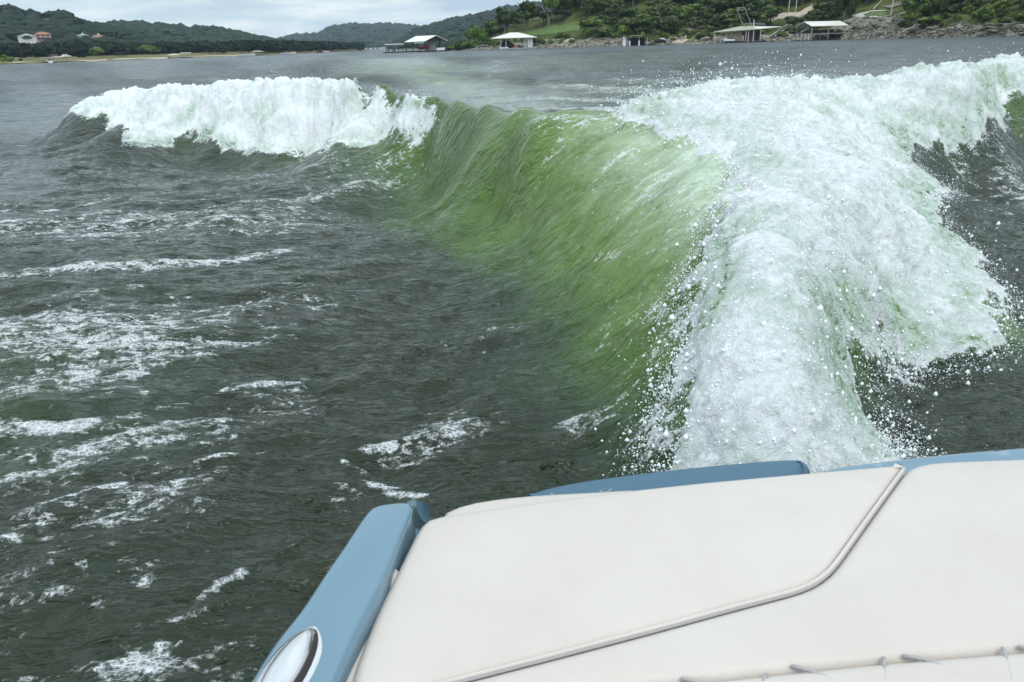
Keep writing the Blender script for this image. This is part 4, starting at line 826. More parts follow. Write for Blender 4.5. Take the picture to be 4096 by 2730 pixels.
def speedboat(name, P, rz, L_, mh, label, cat='boat', canopy=None, tower=False, stripe=None):
    b = empty(name, P, rz, label, cat); mb = MB(); n = 10; w = L_ * .17; sec = []
    for i in range(n + 1):
        t_ = i / n; x = (t_ - .5) * L_; ww = w * (1 - max(0, (t_ - .55) / .45) ** 2.2) + .02; zk = -.15 + .45 * max(0, (t_ - .7) / .3) ** 2; zt = .85 + .2 * t_
        sec += [(x, 0, zk), (x, ww * .8, zk + .3), (x, ww, zt), (x, ww * .8, zt + .03), (x, -ww * .8, zt + .03), (x, -ww, zt), (x, -ww * .8, zk + .3)]
    fs = [(i * 7 + j, i * 7 + (j + 1) % 7, (i + 1) * 7 + (j + 1) % 7, (i + 1) * 7 + j) for i in range(n) for j in range(7)] + [tuple(range(7))]
    mb.add(sec, fs); mb.build('hull', mh, b, smooth=False)
    mb = MB(); mb.box((.12 * L_, 0, 1.2), (.05, w * 1.5, .45)); mb.build('windshield', M['glass'], b)
    mb = MB(); mb.box((-.3 * L_, 0, 1.05), (.8, w * 1.5, .3)); mb.build('seat', M['white'] if mh != M['white'] else M['blackp'], b)
    if tower:
        mb = MB()
        for s in (-1, 1): mb.tube([(.2, s * w * .9, .9), (-.3, s * w * .8, 2.1), (-.5, s * w * .5, 2.3), (-.5, 0, 2.3)], .05, 5)
        mb.build('tower', M['steel'], b)
    if canopy: mb = MB(); mb.box((-.4, 0, 2.25), (1.9, w * 1.5, .07)); mb.build('canopy', canopy, b)
    return b
speedboat('speedboat', P + Matrix.Rotation(rz + .62, 3, 'Z') @ Vector((-1.9, -1.5, 1.0)), rz + .62 - 1.45, 5.2, M['red'], 'red and white speedboat lifted inside the white gable dock', tower=True, canopy=M['black'])
def watercraft(P, rz, mh, label, s=1.0):
    b = empty('jet_ski', P, rz, label, 'jet ski'); mb = MB(); n = 8; sec = []
    for i in range(n + 1):
        t_ = i / n; x = (t_ - .5) * 3.2 * s; ww = .58 * s * (1 - max(0, (t_ - .6) / .4) ** 2) + .02; zt = .5 * s + .25 * s * t_
        sec += [(x, 0, 0), (x, ww, .2), (x, ww, zt), (x, 0, zt + .12), (x, -ww, zt), (x, -ww, .2)]
    mb.add(sec, [(i * 6 + j, i * 6 + (j + 1) % 6, (i + 1) * 6 + (j + 1) % 6, (i + 1) * 6 + j) for i in range(n) for j in range(6)] + [tuple(range(6))]); mb.build('hull', mh, b)
    mb = MB(); mb.box((-.5 * s, 0, .85 * s), (1.3 * s, .38 * s, .25 * s)); mb.build('seat', M['blackp'], b, bevel=.08)
    mb = MB(); mb.tube([(.35 * s, 0, .7 * s), (.2 * s, 0, 1.1 * s)], .08, 5); mb.tube([(.2 * s, -.35 * s, 1.12 * s), (.2 * s, .35 * s, 1.12 * s)], .035, 5); mb.build('handlebar', M['blackp'], b); return b
# --- B: pavilion dock
P, rz, k = wpos(2057, 3); o = empty('boat_dock', P, rz, 'pavilion style boat dock under a pale hipped metal roof', 'boat dock'); hip_roof(o, 8.4, 5.0, 3.9, 5.7, 1.6, M['metalroof'])
slab(o, 'deck', (1.2, 0, .25), (14, 8, .35), M['steel']); posts(o, [(-5.0, -3.8), (-3.0, -3.8), (3.6, -3.8), (-7, 4), (7, 4), (0, 4)], .2, 3.9, M['palepost'], .13)
slab(o, 'locker_wall', (5.9, -3.2, 2.2), (1.9, 1.8, 3.5), M['whitewall']); slab(o, 'post', (4.2, -3.5, 2.1), (.5, .4, 3.5), M['palepost'])
slab(o, 'side_rail', (-3.9, -3.9, .62), (3.4, .1, .35), M['white'])
mb = MB(); mb.add([(-6.1, -1, .3), (-3.6, -1.6, 3.3), (-1.9, -1.6, 3.0), (.6, -1, .9), (.6, 1.6, .9), (-1.9, 1.6, 3.0), (-3.6, 1.6, 3.3), (-6.1, 1.6, .3), (.8, -1, .3), (.8, 1.6, .3)], [(0, 1, 2, 3, 8), (7, 9, 4, 5, 6), (0, 7, 6, 1), (1, 6, 5, 2), (2, 5, 4, 3), (3, 4, 9, 8), (0, 8, 9, 7)])
q = mb.build('covered_boat', M['blackp']); q.location = P; q.rotation_euler = (0, 0, rz); tag(q, 'boat under a black cover moored below the pavilion roof', 'boat')
mb = MB(); mb.box((0, 0, .3), (1.9, 1.1, .55)); mb.box((.2, .2, .7), (.9, .5, .25)); q = mb.build('paddle_boat', M['salmon'], bevel=.12); q.location = P + Matrix.Rotation(rz, 3, 'Z') @ Vector((.5, -2.6, .42)); q.rotation_euler = (0, 0, rz); tag(q, 'faded red pedal boat on the deck of the pavilion dock', 'boat')
mb = MB(); mb.tube([(-.6, 0, .1), (-.1, 0, 1.2)], .09, 5); mb.box((.1, 0, .5), (1.2, .5, .12)); q = mb.build('deck_chair', M['blackp']); q.location = P + Matrix.Rotation(rz, 3, 'Z') @ Vector((2.0, -2.6, .42)); q.rotation_euler = (0, 0, rz); tag(q, 'black reclining chair on the pavilion dock beside the red boat', 'chair')
o = empty('gangway', P + Matrix.Rotation(rz, 3, 'Z') @ Vector((-9.5, -1, 0)), rz, 'arched pale pipe gangway left of the pavilion dock', 'gangway'); mb = MB(); mb.tube([(-6, 2, .4), (-4, 1.5, 1.5), (-2.2, 1, 1.75), (-.4, 0, 1.6)], .12, 6); mb.build('rail', M['silver'], o); mb = MB(); mb.tube([(-.4, 0, -.2), (-.4, 0, 1.7)], .14, 6); mb.build('post', M['silver'], o)
o = empty('retaining_wall', on_bank(2215, 9.5), -math.atan2(on_bank(2215, 9).x, on_bank(2215, 9).y), 'long low pale stone wall along the foot of the sloping lawn', 'wall')
for i in range(14): slab(o, 'stone', (-8.4 + i * 1.25, .1 * (i % 2), .15 + .012 * i), (1.2, .4, .55 + .1 * (i % 3)), M['concrete'])
# --- C: ruined dock
P, rz, k = wpos(2572, 2); o = empty('boat_dock', P, rz, 'ruined dock with a sagging rusty brown roof on leaning pale posts', 'boat dock')
for i in range(6):
    x = -5.6 + i * 2.2; mb = MB(); mb.box((x, -.5, 3.15 + .12 * math.sin(i * 1.9) + .05 * i), (2.3, 5.5, .16)); q = mb.build('roof_panel', M['rust'], o); q.rotation_euler = (.05 * math.sin(i), .035 * math.cos(i * 2), 0)
slab(o, 'roof_edge', (3.6, -2.6, 3.35), (5.0, .4, .35), M['black']); slab(o, 'wall_panel', (-6.2, -2.4, 1.55), (.95, .3, 3.0), M['white']); slab(o, 'wall_panel', (-5.2, -1.6, 1.5), (.35, .2, 2.9), M['palepost'])
posts(o, [(-4.4, -2.6), (-1.3, -2.6)], -.2, 1.6, M['white'], .22); posts(o, [(-4.6, 1.5), (-1.3, -2.5), (1.4, -2.5), (1.4, 1.8)], 0, 3.1, M['palepost'], .1)
slab(o, 'back_wall', (-2.2, 2.0, 1.3), (5.6, .2, 2.5), M['blackp']); slab(o, 'deck', (-1.4, 0, .15), (8, 4.5, .3), M['darkdeck'])
q = watercraft(wpos(2642, 1)[0] + Vector((0, 0, .7)), rz + .3, M['blackp'], 'black and white jet ski on a lift right of the ruined dock', 1.2)
mb = MB(); mb.tube([(-1.0, 0, .75), (0, 0, 1.35), (1.2, 0, 1.15), (1.9, 0, .7)], [.1, .25, .3, .1], 8); mb.build('cowling', M['white'], q)
# --- D: tan-roofed dock with a sun deck and swing frame
P, rz, k = wpos(2990, 4); o = empty('boat_dock', P, rz - .1, 'large dock with a low olive tan roof, rooftop railing and brown storage room', 'boat dock')
mb = MB(); mb.add([(-11.0, -4, 3.55), (3.6, -5, 4.05), (10.4, 3, 4.6), (-4.2, 5, 4.9), (-3.0, 1.5, 5.1), (1.6, -.5, 4.75), (-11, -4, 3.35), (3.6, -5, 3.85), (10.4, 3, 4.4), (-4.2, 5, 4.4)], [(0, 1, 5, 4), (0, 4, 3), (6, 7, 1, 0), (7, 8, 2, 1), (6, 9, 8, 7), (8, 9, 3, 2), (9, 6, 0, 3)]); mb.build('roof', M['tanroof'], o)
mb = MB(); mb.add([(1.6, -.5, 4.75), (3.6, -5, 4.06), (10.4, 3, 4.61), (-4.2, 5, 4.91), (-3.0, 1.5, 5.11)], [(0, 1, 2, 3, 4)]); mb.build('sun_deck', M['metalroof'], o)
for i in range(9): slab(o, 'rafter_end', (-10 + i * 1.55, -4.25 - .1 * i, 3.32 + .05 * i), (.2, .25, .25), M['post'])
for i in range(6): slab(o, 'wall_panel', (-6.0 + i * .82, -2.4, 2.05), (.8, .2, 3.0), M['tanwall'])
slab(o, 'side_wall', (1.2, -1.0, 2.1), (4.4, .25, 3.2), M['brownwall']); slab(o, 'hatch', (-4.4, -2.54, 1.1), (.45, .06, .3), M['brownwall'])
slab(o, 'door', (3.6, -1.2, 1.9), (1.4, .3, 2.7), M['black']); posts(o, [(-10.4, -3.7), (-8.6, -1), (-6.6, -3), (-.1, -4.2), (.7, -4.4), (2.3, -4.8), (4.4, -3.6)], .2, 3.75, M['palepost'], .12)
slab(o, 'deck', (-.5, -1.4, .22), (13, 6.2, .4), M['darkdeck']); slab(o, 'beam', (-6.4, -3.2, 3.15), (4, .14, .14), M['palepost'])
for i in range(7): x = -1.2 + i * 1.05; mb = MB(); mb.tube([(x, -.2 + .25 * i, 4.75), (x, -.2 + .25 * i, 5.8)], .045, 4); mb.build('railing_post', M['steel'], o)
for z_ in (5.3, 5.8): mb = MB(); mb.tube([(-1.2, -.2, z_), (5.1, 1.3, z_)], .04, 4); mb.build('railing', M['steel'], o)
slab(o, 'post', (1.6, .5, 5.8), (.28, .28, 2.3), M['metalroof'])
for x0, x1 in ((-1.6, -4.2), (1.1, -1.6)): mb = MB(); mb.tube([(x0, .4, 4.9), (x1, .2, 10.4)], .085, 5); mb.build('swing_pole', M['post'], o)
mb = MB(); mb.tube([(-4.3, .2, 10.2), (-3.7, .2, 10.7), (-1.9, .2, 10.8), (-1.5, .2, 10.4)], .1, 5); mb.tube([(-4.2, .2, 9.9), (-1.7, .2, 10.3)], .08, 5); mb.build('swing_crossbar', M['post'], o)
watercraft(wpos(2917, 6)[0] + Vector((0, 0, .45)), rz + 3.0, M['white'], 'white jet ski with a black seat under the tan roofed dock', 1.15)
# stairway / rail incline
A_ = bhit(3088, 158); B_ = bhit(3212, 74); o = empty('incline_tramway', A_, 0, 'long straight grey incline track climbing the bank between two docks', 'tramway'); dv = B_ - A_; sdv = Vector((dv.y, -dv.x, 0)).normalized()
for s in (-.75, .75): mb = MB(); mb.tube([sdv * s + Vector((0, 0, .9)), dv + sdv * s + Vector((0, 0, 1.1))], .17, 6); mb.build('rail', M['steel'], o)
for i in range(22): q = dv * (i / 21); mb = MB(); mb.tube([q + sdv * -.75 + Vector((0, 0, .86)), q + sdv * .75 + Vector((0, 0, .86))], .06, 4); mb.build('tie', M['darkpost'], o)
# --- E: gable boat lift
P, rz, k = wpos(3282, 3); o = empty('boat_dock', P, rz - .85, 'open boat lift under a cream gable roof, nearest the stony bluff', 'boat dock'); gable_roof(o, 3.9, 7.2, 4.3, 5.7, M['metalroof'])
slab(o, 'tie_beam', (0, -6.6, 4.1), (7.4, .12, .12), M['darkpost']); posts(o, [(-3.4, -6.6), (3.4, -6.6), (-3.4, 6.4), (3.4, 6.4), (-3.4, 0), (3.4, 0)], 0, 4.2, M['post'], .11)
slab(o, 'walkway', (0, 0, 1.95), (6.8, 13, .28), M['deck']); slab(o, 'deck', (0, 0, .12), (7.4, 14, .3), M['darkdeck'])
posts(o, [(-2.6, -6.8), (-.6, -6.9), (1.2, -6.9), (2.8, -6.9), (-3.2, 3)], .1, 2.0, M['palepost'], .17)
mb = MB(); mb.tube([(-1.4, -6.2, 2.8), (1.6, -6.0, 4.0)], .16, 5); mb.build('brace', M['palepost'], o); slab(o, 'tarp', (0, -1, 2.7), (5.0, 8, 1.0), M['blackp'])
# --- poles, lamp, log, house on the hill
for px, py, h, lab in ((3150, 74, 11, 'pale leaning pole with a white lamp head above the driveway'), (3178, 72, 9.5, 'plain grey pole right of the pole with the lamp head')):
    q = bhit(px, py); o = empty('utility_pole', q, 0, lab, 'pole'); mb = MB(); mb.tube([(0, 0, -.5), (.35, 0, h)], .14, 6); mb.build('pole', M['palepost'], o)
    if px == 3150: slab(o, 'lamp_head', (-.5, 0, 7.9), (1.6, .5, .5), M['white'])
q = bhit(3278, 56); o = empty('lantern_post', q, 0, 'small white lantern on a post at the edge of the lawn', 'lantern'); mb = MB(); mb.tube([(0, 0, 0), (0, 0, 1.5)], .07, 5); mb.build('post', M['post'], o); slab(o, 'lantern', (0, 0, 1.8), (.75, .6, .8), M['white'])
def log(a, b, r, lab): 
    A_, B_ = bhit(*a), bhit(*b); mb = MB(); n = 6; mb.tube([(B_ - A_) * (i / n) + Vector((0, 0, .35 + .15 * math.sin(i * 1.3))) for i in range(n + 1)], [r * (1 - .08 * i) for i in range(n + 1)], 7); o = mb.build('fallen_log', M['silver']); o.location = A_; tag(o, lab, 'log')
log((3606, 140), (3660, 110), .24, 'fallen silvery log sloping down to the right shore'); log((3492, 44), (3532, 2), .22, 'long pale dead trunk leaning above the curved footpath')
q = bhit(3412, 70); mb = MB(); mb.box((0, 0, .45), (1.5, .6, .12)); mb.box((-.5, 0, .2), (.1, .5, .5)); mb.box((.5, 0, .2), (.1, .5, .5)); o = mb.build('bench', mat('blue_bench_paint', (.15, .2, .5), .5)); o.location = q; tag(o, 'small blue bench at the left end of the curved footpath', 'bench')
def house(px, py, dist, wpx, hpx, mw, mr, label, roof='hip', wins=3, rf=.42, floors=1, extra=None, yaw=0.0, name='house'):
    d = ray(px, py); tt = dist / math.hypot(d.x, d.y); P = CAM + d * tt; k = dist / FPX; w = wpx * k; h = hpx * k; rz = -math.atan2(P.x, P.y) + yaw
    o = empty(name, P, rz, label, 'house'); wh = h * (1 - rf); dp = w * .6
    slab(o, 'wall', (0, 0, wh / 2 - 1.5), (w * .9, dp, wh + 3), mw)
    if roof == 'hip': r_ = hip_roof(o, w / 2, dp / 2 + .4, wh, h, w * .15, mr)
    elif roof == 'gable':
        mb = MB(); mb.add(*prism([(-w / 2, wh), (w / 2, wh), (0, h)], -dp / 2 - .4, dp / 2)); r_ = mb.build('roof', mr, o)
    else: r_ = slab(o, 'roof', (0, 0, h - (h - wh) / 2), (w, dp + 1, h - wh), mr)
    for f in range(floors):
        for i in range(wins):
            x = (i - (wins - 1) / 2) * w * .8 / wins; z_ = wh * (f + .5) / floors; q = slab(o, 'window', (x, -dp / 2 - .03, z_), (w * .5 / wins, .1, wh / floors * .5), M['glass'])
        if floors > 1 and f: slab(o, 'balcony', (0, -dp / 2 - .8, wh * f / floors), (w * .62, 1.6, .25), M['whitewall'])
    if extra: extra(o, w, h, wh, dp)
    return o
house(32, 89, 835, 60, 22, M['sandwall'], M['brownroof'], 'large sand coloured hilltop house cut by the left frame edge', 'hip', 6, .5, extra=lambda o, w, h, wh, dp: [slab(o, 'chimney', (x * w, 0, h * .95), (1, 1, h * .35), M['sandwall']) for x in (-.3, .05, .25)])
house(-6, 86, 838, 26, 18, M['sandwall'], M['brownroof'], 'far left hilltop wing with a brown roof', 'hip', 2, .5)
house(143, 87, 840, 32, 12, M['greenwall'], M['greenwall'], 'flat roofed grey green house on the hill crest', 'flat', 4, .25)
house(213, 92, 840, 40, 11, M['sandwall'], M['redroof'], 'house with an orange tiled roof peeking over the hill crest', 'hip', 3, .7)
house(110, 160, 610, 56, 18, M['whitewall'], M['whitewall'], 'white stucco house with a big arched window on the left hillside', 'gable', 1, .45, extra=lambda o, w, h, wh, dp: slab(o, 'window', (0, -dp / 2 - .6, wh * .75), (w * .3, .2, wh * .9), M['glass']))
house(176, 161, 610, 50, 24, M['pinkwall'], M['redroof'], 'pinkish two storey house with balconies on the left hillside', 'hip', 3, .32, 2)
house(334, 156, 620, 36, 14, M['greenwall'], M['greenwall'], 'grey house with white balconies and a small roof turret', 'hip', 3, .3, 2, extra=lambda o, w, h, wh, dp: slab(o, 'turret', (0, 0, h), (.9, .9, 1.8), M['whitewall']))
house(397, 157, 640, 46, 13, M['pinkwall'], M['brownroof'], 'low pink house with a brown hipped roof right of the turreted house', 'hip', 3, .6, extra=lambda o, w, h, wh, dp: slab(o, 'chimney', (0, 0, h), (1.2, 1.2, 1.6), M['whitewall']))
house(474, 156, 700, 17, 3.5, M['whitewall'], M['whiteroof'], 'left of two long low white roofs in the trees', 'flat', 1, .5); house(495, 156, 700, 17, 3.5, M['whitewall'], M['whiteroof'], 'right of two long low white roofs in the trees', 'flat', 1, .5)
house(573, 148, 900, 20, 7, M['whitewall'], M['redroof'], 'small white house with a red roof line below the middle hill', 'hip', 2, .4)
for px, py, s, lab in ((674, 152, 7, 'left of the three small white peaked roofs on the hill'), (698, 152, 7, 'middle one of the three small white peaked roofs on the hill'), (737, 149, 8, 'right and highest of the three small white peaked roofs')): house(px, py, 1000, s, s * .8, M['white'], M['white'], lab, 'hip', 1, .7)
house(777, 128, 1140, 12, 6, M['whitewall'], M['whitewall'], 'tiny pale house on the crest of the middle hill', 'flat', 1, .3); house(790, 173, 800, 10, 6, M['whitewall'], M['whiteroof'], 'small pale shed roof in the trees right of the white peaks', 'gable', 1, .5)
house(827, 153, 1060, 9, 2.5, M['whitewall'], M['whiteroof'], 'short white roof strip high on the middle hill', 'flat', 1, .5)
house(3095, 4, 372, 170, 16, M['concrete'], M['whiteroof'], 'long cream house above the driveway, cut by the top of the frame', 'flat', 6, .3)
# left shore docks and boats
def small_dock(px, out, w, h, label, m, mp_=M['post'], flat=True, rz_=0):
    d = float(interp(SH2, px)) - out; q = pxd(px, d); k = d / FPX; o = empty('boat_dock', (q.x, q.y, 0), -math.atan2(q.x, q.y) + rz_, label, 'boat dock'); W = w * k; h_ = h * k
    if flat: slab(o, 'roof', (0, 0, h_ - .15), (W, W * .5, .35), m)
    else: hip_roof(o, W / 2, W * .3, h_ * .72, h_, W * .2, m)
    for x in (-.46, -.1, .46):
        for y in (-.2, .2): slab(o, 'post', (x * W, y * W, h_ * .38), (.16, .16, h_ * .76), mp_)
    slab(o, 'deck', (0, 0, .15), (W, W * .5, .3), M['darkdeck'])
small_dock(191, 1.5, 43, 17, 'small flat roofed dock at the far left shore', M['concrete']); small_dock(697, 1.5, 42, 14, 'small hip roofed dock, left one of a pair on the far shore', M['concrete'], flat=False)
small_dock(744, .5, 36, 17, 'flat roofed dock right beside the small hip roofed dock', M['whiteroof']); small_dock(1030, 1, 48, 16, 'dull grey roofed dock on the far shore behind the towed boat', M['deck'], flat=False)
small_dock(1230, 1, 20, 7, 'little dark dock near the end of the far wooded point', M['darkpost'])
def wp(px, dist): q = pxd(px, dist); return Vector((q.x, q.y, 0))
q = wp(197, 388); speedboat('speedboat', q, 2.2, 5.0, M['white'], 'small white boat moored under the far left dock')
speedboat('wakeboard_boat', wp(985, 430), .25, 8.5, M['white'], 'white wakeboard boat with a tower running past the far left shore', tower=True, canopy=M['salmon'])
speedboat('pontoon_boat', wp(1152, 500), 0, 9, M['white'], 'small boat with two seats far off the wooded point', canopy=M['darkpost'])
speedboat('speedboat', wp(1272, 620), .1, 9, M['red'], 'tiny red hulled boat near the end of the wooded point'); speedboat('speedboat', wp(1296, 620), .1, 7, M['white'], 'tiny white boat right of the red hulled one')
for px, w, lab in ((1462, 13, 'leftmost'), (1484, 12, 'second'), (1502, 10, 'third'), (1528, 28, 'rightmost and longest')): house(px, hor(px) + 1.5, 1500, w, 5, M['whitewall'], M['white'], 'white marina roof at the foot of the blue hills, %s of four' % lab, 'flat', 2, .45, name='marina_shed')
house(1768, 203, 320, 20, 9, M['sandwall'], M['sandwall'], 'pinkish low block at the waterline right of the white gable dock', 'flat', 2, .3)
mb = MB(); q = on_left(265, 30); mb.box((0, 0, .55), (4.6, 2, .7)); mb.box((-.2, 0, 1.15), (2.4, 1.8, .6)); o = mb.build('parked_car', M['metalroof'], bevel=.2); o.location = q; o.rotation_euler = (0, 0, .3); tag(o, 'pale car parked on the grass of the far left shore', 'car')
mb = MB(); mb.box((0, 0, .6), (14, .5, 1.3)); mb.box((-7, 0, 1), (.9, .9, 2)); o = mb.build('stone_wall', M['brownwall']); o.location = on_left(172, 48); o.rotation_euler = (0, 0, .35); tag(o, 'low brown wall with a pale end pillar on the far left shore', 'wall')
print('docks', time.time() - T0)
# ================================================================== THE BOAT IN THE FOREGROUND
boat = empty('wakesurf_boat', (0, 0, 0), 0, 'stern of the boat we ride in, cream padded deck and powder blue gunwale', 'boat')
from mathutils.geometry import delaunay_2d_cdt
def densify(P, closed=True, step=.02):
    out = []; n = len(P)
    for i in range(n if closed else n - 1):
        a, b = Vector(P[i]), Vector(P[(i + 1) % n]); m_ = max(1, int((b - a).length / step)); out += [a.lerp(b, j / m_) for j in range(m_)]
    return out
def smooth_(P, it, closed=True):
    for _ in range(it): n = len(P); P = [(P[i - 1] + P[i] * 2 + P[(i + 1) % n]) / 4 if closed or 0 < i < n - 1 else P[i] for i in range(n)]
    return P
def pad(name, outline, m, th=.12, r=.03, it=6, puff=.004, wrink=.0018, steps=6, step=.02):
    P = smooth_(densify(outline, step=step), it); n = len(P)
    ar = sum(P[i].x * P[(i + 1) % n].y - P[(i + 1) % n].x * P[i].y for i in range(n))
    if ar < 0: P = P[::-1]
    nn_ = []
    for i in range(n): t_ = (P[(i + 1) % n] - P[i - 1]); t_.z = 0; t_.normalize(); nn_.append(Vector((-t_.y, t_.x, 0)))
    rings = [[p_ + Vector((0, 0, -th)) for p_ in P]]
    for k in range(steps + 1):
        a = math.pi / 2 * k / steps; rings.append([p_ + q * (r * (1 - math.cos(a))) + Vector((0, 0, -r + r * math.sin(a))) for p_, q in zip(P, nn_)])
    vs = [v for q in rings for v in q]; fs = []
    for k in range(len(rings) - 1):
        for i in range(n): fs.append((k * n + i, k * n + (i + 1) % n, (k + 1) * n + (i + 1) % n, (k + 1) * n + i))
    top = rings[-1]; b0 = (len(rings) - 1) * n; zt = top[0].z                 # triangulated top with inner points, so the padding can swell softly
    xs_ = [q.x for q in top]; ys_ = [q.y for q in top]; g_ = .028; inner = []
    ring2 = [(q.x, q.y) for q in top]
    yy = min(ys_)
    while yy < max(ys_):
        xx = min(xs_)
        while xx < max(xs_):
            if inpoly(xx, yy, ring2) and min((xx - a) ** 2 + (yy - b) ** 2 for a, b in ring2[::2]) > (g_ * .6) ** 2: inner.append((xx, yy))
            xx += g_
        yy += g_
    pts = [Vector(q) for q in ring2 + inner]
    co, ed, fa, ov, oe, of_ = delaunay_2d_cdt(pts, [], [list(range(n))], 1, 1e-6)
    remap = {}
    for i, c in enumerate(co):
        src_ = [j for j in ov[i] if j < n]
        if src_: remap[i] = b0 + src_[0]
        else:
            e__ = min(1, min((c.x - a) ** 2 + (c.y - b) ** 2 for a, b in ring2[::3]) ** .5 / .12)
            remap[i] = len(vs); vs.append(Vector((c.x, c.y, zt + puff * e__ * (2 - e__) + wrink * e__ * float(fbm(np.array([c.x * 7.0]), np.array([c.y * 7.0]), 3, 44)[0]))))
    fs += [tuple(remap[j] for j in f) if True else f for f in fa if len({remap[j] for j in f}) > 2]
    mb = MB(); mb.add(vs, fs); o = mb.build(name, m, boat, smooth=True)
    return o
Zc = .95
def B(px, py, z=Zc): return D(px, py, z)
seam = [B(2092, 1058), B(2070, 1085), B(1990, 1195), B(1905, 1315), B(1862, 1347), B(1700, 1388), B(1480, 1448), B(1230, 1513), B(960, 1582), B(850, 1612)]
edgeA = [B(790, 1600), B(812, 1530), B(862, 1400), B(905, 1318), B(938, 1250), B(966, 1196), B(976, 1187), B(1000, 1181), B(1090, 1168), B(1230, 1148), B(1400, 1126), B(1600, 1104), B(1875, 1079), B(2076, 1062)]
pad('cushion_panel', edgeA + seam, M['vinyl'], .20, .015, 2)
low = [B(800, 1640), B(1300, 1585), B(1560, 1562), B(2000, 1515), B(2353, 1487), B(2600, 1470)]
pad('cushion_panel', [seam[0]] + [B(2200, 1053), B(2353, 1047), B(2600, 1036)] + low[::-1] + seam[::-1][:-1], M['vinyl'], .20, .018, 3)
mb = MB(); sp_ = smooth_(densify(seam, False, .012), 8, False); mb.tube([q + Vector((0, 0, -.0012)) for q in sp_[2:]], .0029, 10); mb.build('piping', M['vinyl'], boat, smooth=True)
mb = MB(); mb.tube([q + Vector((.0, -.0036, -.0032)) for q in sp_[2:]], .0018, 8); mb.build('seam_line', M['stitch'], boat, smooth=True)  # thin grey tube along the lower side of the piping
# quilted near panel with curved stitch lines
pad('quilted_panel', low + [B(2600, 1700), B(1500, 1720), B(780, 1740)], M['vinyl'], .20, .016, 3, puff=0, wrink=0)
for pts in ([(1752,1568),(1762,1550),(1778,1538)], [(1818,1531),(1850,1534),(1890,1550),(1930,1575)], [(2030,1512),(2034,1540),(2032,1580)], [(2075,1508),(2120,1510),(2170,1530),(2230,1572)], [(2304,1490),(2318,1530),(2327,1580)], [(2340,1488),(2400,1490)], [(1565,1560),(1610,1566),(1650,1580)]):
    mb = MB(); mb.tube(smooth_(densify([B(*q, Zc - .0021) for q in pts], False, .008), 4, False), .0022, 8); mb.build('stitch_line', M['stitch'], boat, smooth=True)
# welt strip on the left side of the sun pad
mb = MB(); mb.tube(smooth_(densify([B(905, 1322, .935), B(886, 1345, .935), B(862, 1398, .93), B(838, 1462, .93), B(802, 1560, .93), B(780, 1620, .93)], False, .01), 5, False), .012, 10); mb.build('side_welt', M['vinyl'], boat, smooth=True)
# aft quilted bolster, seen as a sliver beyond the sun pad
q_ = [(990,1190),(1003,1172),(1040,1160),(1090,1150),(1140,1143),(1250,1131),(1390,1121),(1500,1112)]
pad('aft_pad', [B(p_[0] - (6 if p_[0] < 1010 else 0), p_[1] - 7 * (1 - max(0, min(1, (p_[0] - 1130) / 260))), .915) for p_ in q_] + [B(1500, 1150, .915), B(1200, 1190, .915), B(1000, 1215, .915)], M['vinyl'], .10, .02, 4)
for a, b, c, d_ in ((1112, 1150, 1128, 1156), (1148, 1143, 1128, 1156), (1238, 1134, 1252, 1142), (1270, 1129, 1252, 1142), (1378, 1122, 1390, 1130), (1405, 1119, 1390, 1130)):
    mb = MB(); mb.tube([B(a, b + 6, .9136), B(c, d_ + 3, .9136)], .0010, 5); mb.build('stitch_line', M['stitch'], boat)
q_ = [(1160,1142),(1200,1127),(1250,1116),(1330,1100),(1480,1080),(1600,1067),(1720,1056),(1820,1049),(1852,1048),(1866,1056),(1873,1070),(1874,1085)]
pad('blue_bolster', [B(p_[0], p_[1] - 6, .90) for p_ in q_] + [B(1800, 1120, .90), B(1400, 1150, .90), B(1170, 1160, .90)], M['bluevinyl'], .14, .028, 3, steps=8)
mb = MB(); mb.tube(smooth_([B(1838, 1062, .8995), B(1848, 1068, .8998), B(1853, 1080, .8998), B(1853, 1095, .8998)], 2, False), .0014, 6); mb.build('bolster_seam', M['bluevinyl'], boat, smooth=True)
# starboard gunwale sliver
pad('gunwale', [B(1860, 1079, .90), B(1960, 1064, .90), B(2100, 1047, .90), B(2230, 1034, .90), B(2353, 1024, .90), B(2620, 1004, .90), B(2620, 1100, .90), B(1880, 1120, .90)], M['gel'], .3, .012, 3)
# port gunwale: hard moulded beam with a bevelled inner face
gt = [B(858, 1158, .97), B(905, 1151, .97), B(958, 1147, .97), B(936, 1198, .97), B(905, 1275, .97), B(876, 1350, .97), B(838, 1420, .97), B(800, 1500, .97), B(768, 1575, .97), B(740, 1650, .97),
      B(520, 1650, .97), B(570, 1566, .97), B(622, 1482, .97), B(650, 1442, .97), B(664, 1432, .97), B(700, 1384, .97), B(745, 1313, .97), B(781, 1263, .97), B(825, 1196, .97), B(848, 1163, .97)]
pad('gunwale', gt, M['gel'], .62, .010, 2, step=.015)
ins = [B(956, 1150, .955), B(975, 1152, .93), B(995, 1172, .90), B(985, 1215, .88), B(940, 1300, .88), B(900, 1400, .88), B(850, 1520, .88), B(800, 1640, .88), B(700, 1660, .93), B(780, 1520, .94), B(860, 1350, .94)]
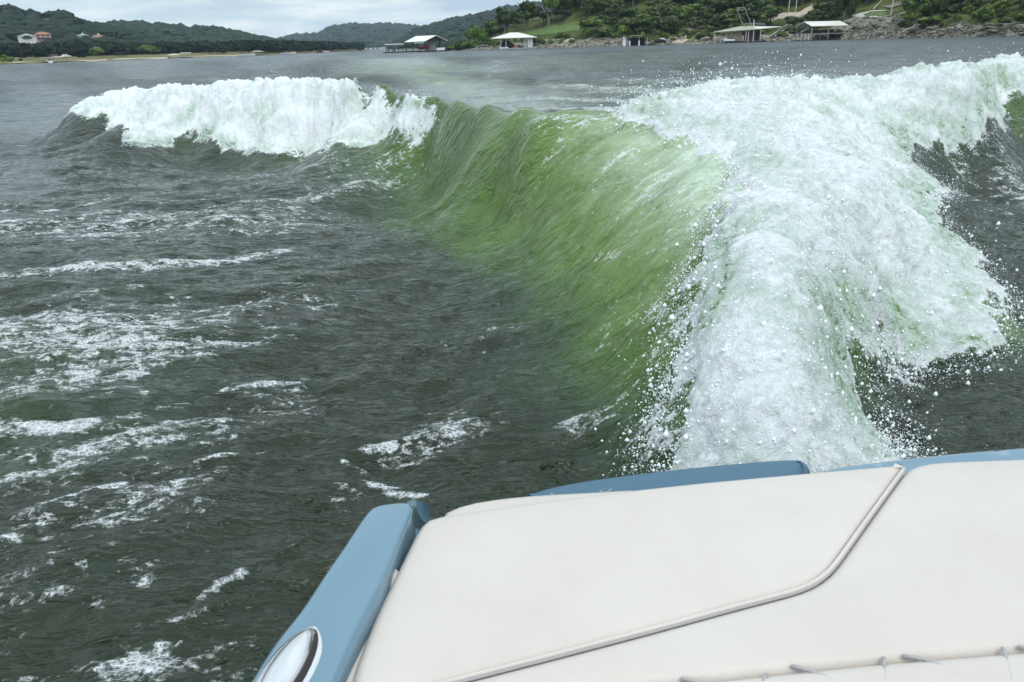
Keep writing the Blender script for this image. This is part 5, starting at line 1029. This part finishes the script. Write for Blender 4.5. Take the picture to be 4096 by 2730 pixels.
# inner bevel as a strip
top_ = [B(936, 1153, .955), B(921, 1198, .958), B(895, 1275, .962), B(870, 1350, .969), B(832, 1420, .969), B(794, 1500, .969), B(762, 1575, .969), B(734, 1650, .969)]
bot_ = [B(990, 1168, .90), B(982, 1205, .84), B(950, 1270, .80), B(915, 1345, .78), B(880, 1420, .78), B(845, 1500, .78), B(812, 1580, .78), B(780, 1660, .78)]
vs = []; 
for a, b in zip(densify(top_, False, .02), densify(bot_, False, .02)): pass
n = 40
def lerp_path(P, t_): f = t_ * (len(P) - 1); i = min(int(f), len(P) - 2); return P[i].lerp(P[i + 1], f - i)
for i in range(n + 1):
    a = lerp_path(top_, i / n); b = lerp_path(bot_, i / n)
    for j in range(7): u = j / 6; q = a.lerp(b, u); q.z = a.z + (b.z - a.z) * u ** 1.5; vs.append(q)
mb = MB(); mb.add(vs, [(i * 7 + j, i * 7 + j + 1, (i + 1) * 7 + j + 1, (i + 1) * 7 + j) for i in range(n) for j in range(6)]); mb.build('inner_bevel', M['gel'], boat, smooth=True)
# hull under everything
def hullprism(name, outline, z0, z1, m):
    k_ = len(outline); mb = MB(); mb.add([(p_.x, p_.y, z1) for p_ in outline] + [(p_.x, p_.y, z0) for p_ in outline], [tuple(range(k_)), tuple(range(2 * k_ - 1, k_ - 1, -1))] + [(i, k_ + i, k_ + (i + 1) % k_, (i + 1) % k_) for i in range(k_)]); mb.build(name, m, boat)
ho_ = [B(930, 1180, .8), B(1000, 1215, .8), B(1200, 1190, .8), B(1500, 1150, .8), B(1870, 1110, .8), B(2353, 1075, .8), B(2800, 1050, .8), Vector((1.9, -1.2, 0)), Vector((-.4, -1.2, 0)), B(560, 1800, .8), B(780, 1500, .8)]
hullprism('hull', ho_, -.25, .77, M['hull'])
# chrome flush cleat on the port gunwale
def lens(name, a, b, w, h, z, m, par=boat, skew=0.0, n=28):
    A_, B_ = B(*a, z), B(*b, z); ax = (B_ - A_); L_ = ax.length; ax.normalize(); sd_ = Vector((ax.y, -ax.x, 0)); C_ = (A_ + B_) / 2; vs = []; R__ = 7
    for r_ in range(R__ + 1):
        f = 1 - r_ / R__; hz_ = h * math.sqrt(max(0, 1 - f ** 2.4))
        for i in range(n):
            t_ = 2 * math.pi * i / n; x = math.cos(t_); y = math.sin(t_) * (abs(math.sin(t_)) ** .35)
            vs.append(C_ + ax * (x * L_ / 2 * f) + sd_ * (y * w * f) + Vector((0, 0, hz_ + skew * y * w * f)))
    fs = [(k * n + i, k * n + (i + 1) % n, (k + 1) * n + (i + 1) % n, (k + 1) * n + i) for k in range(R__ - 1) for i in range(n)] + [tuple((R__ - 1) * n + i for i in range(n))]
    mb = MB(); mb.add(vs[:R__ * n], fs); return mb.build(name, m, par, smooth=True)
c1 = lens('cleat_base', (726, 1436), (590, 1668), .030, .005, .9705, M['chrome']); c2 = lens('cleat_gap', (724, 1446), (594, 1666), .0205, .008, .9735, M['black'])
c3 = lens('cleat_cap', (718, 1442), (582, 1664), .0195, .012, .976, M['chrome'], skew=.06)
print('boat', time.time() - T0, 'objects', len(bpy.data.objects))
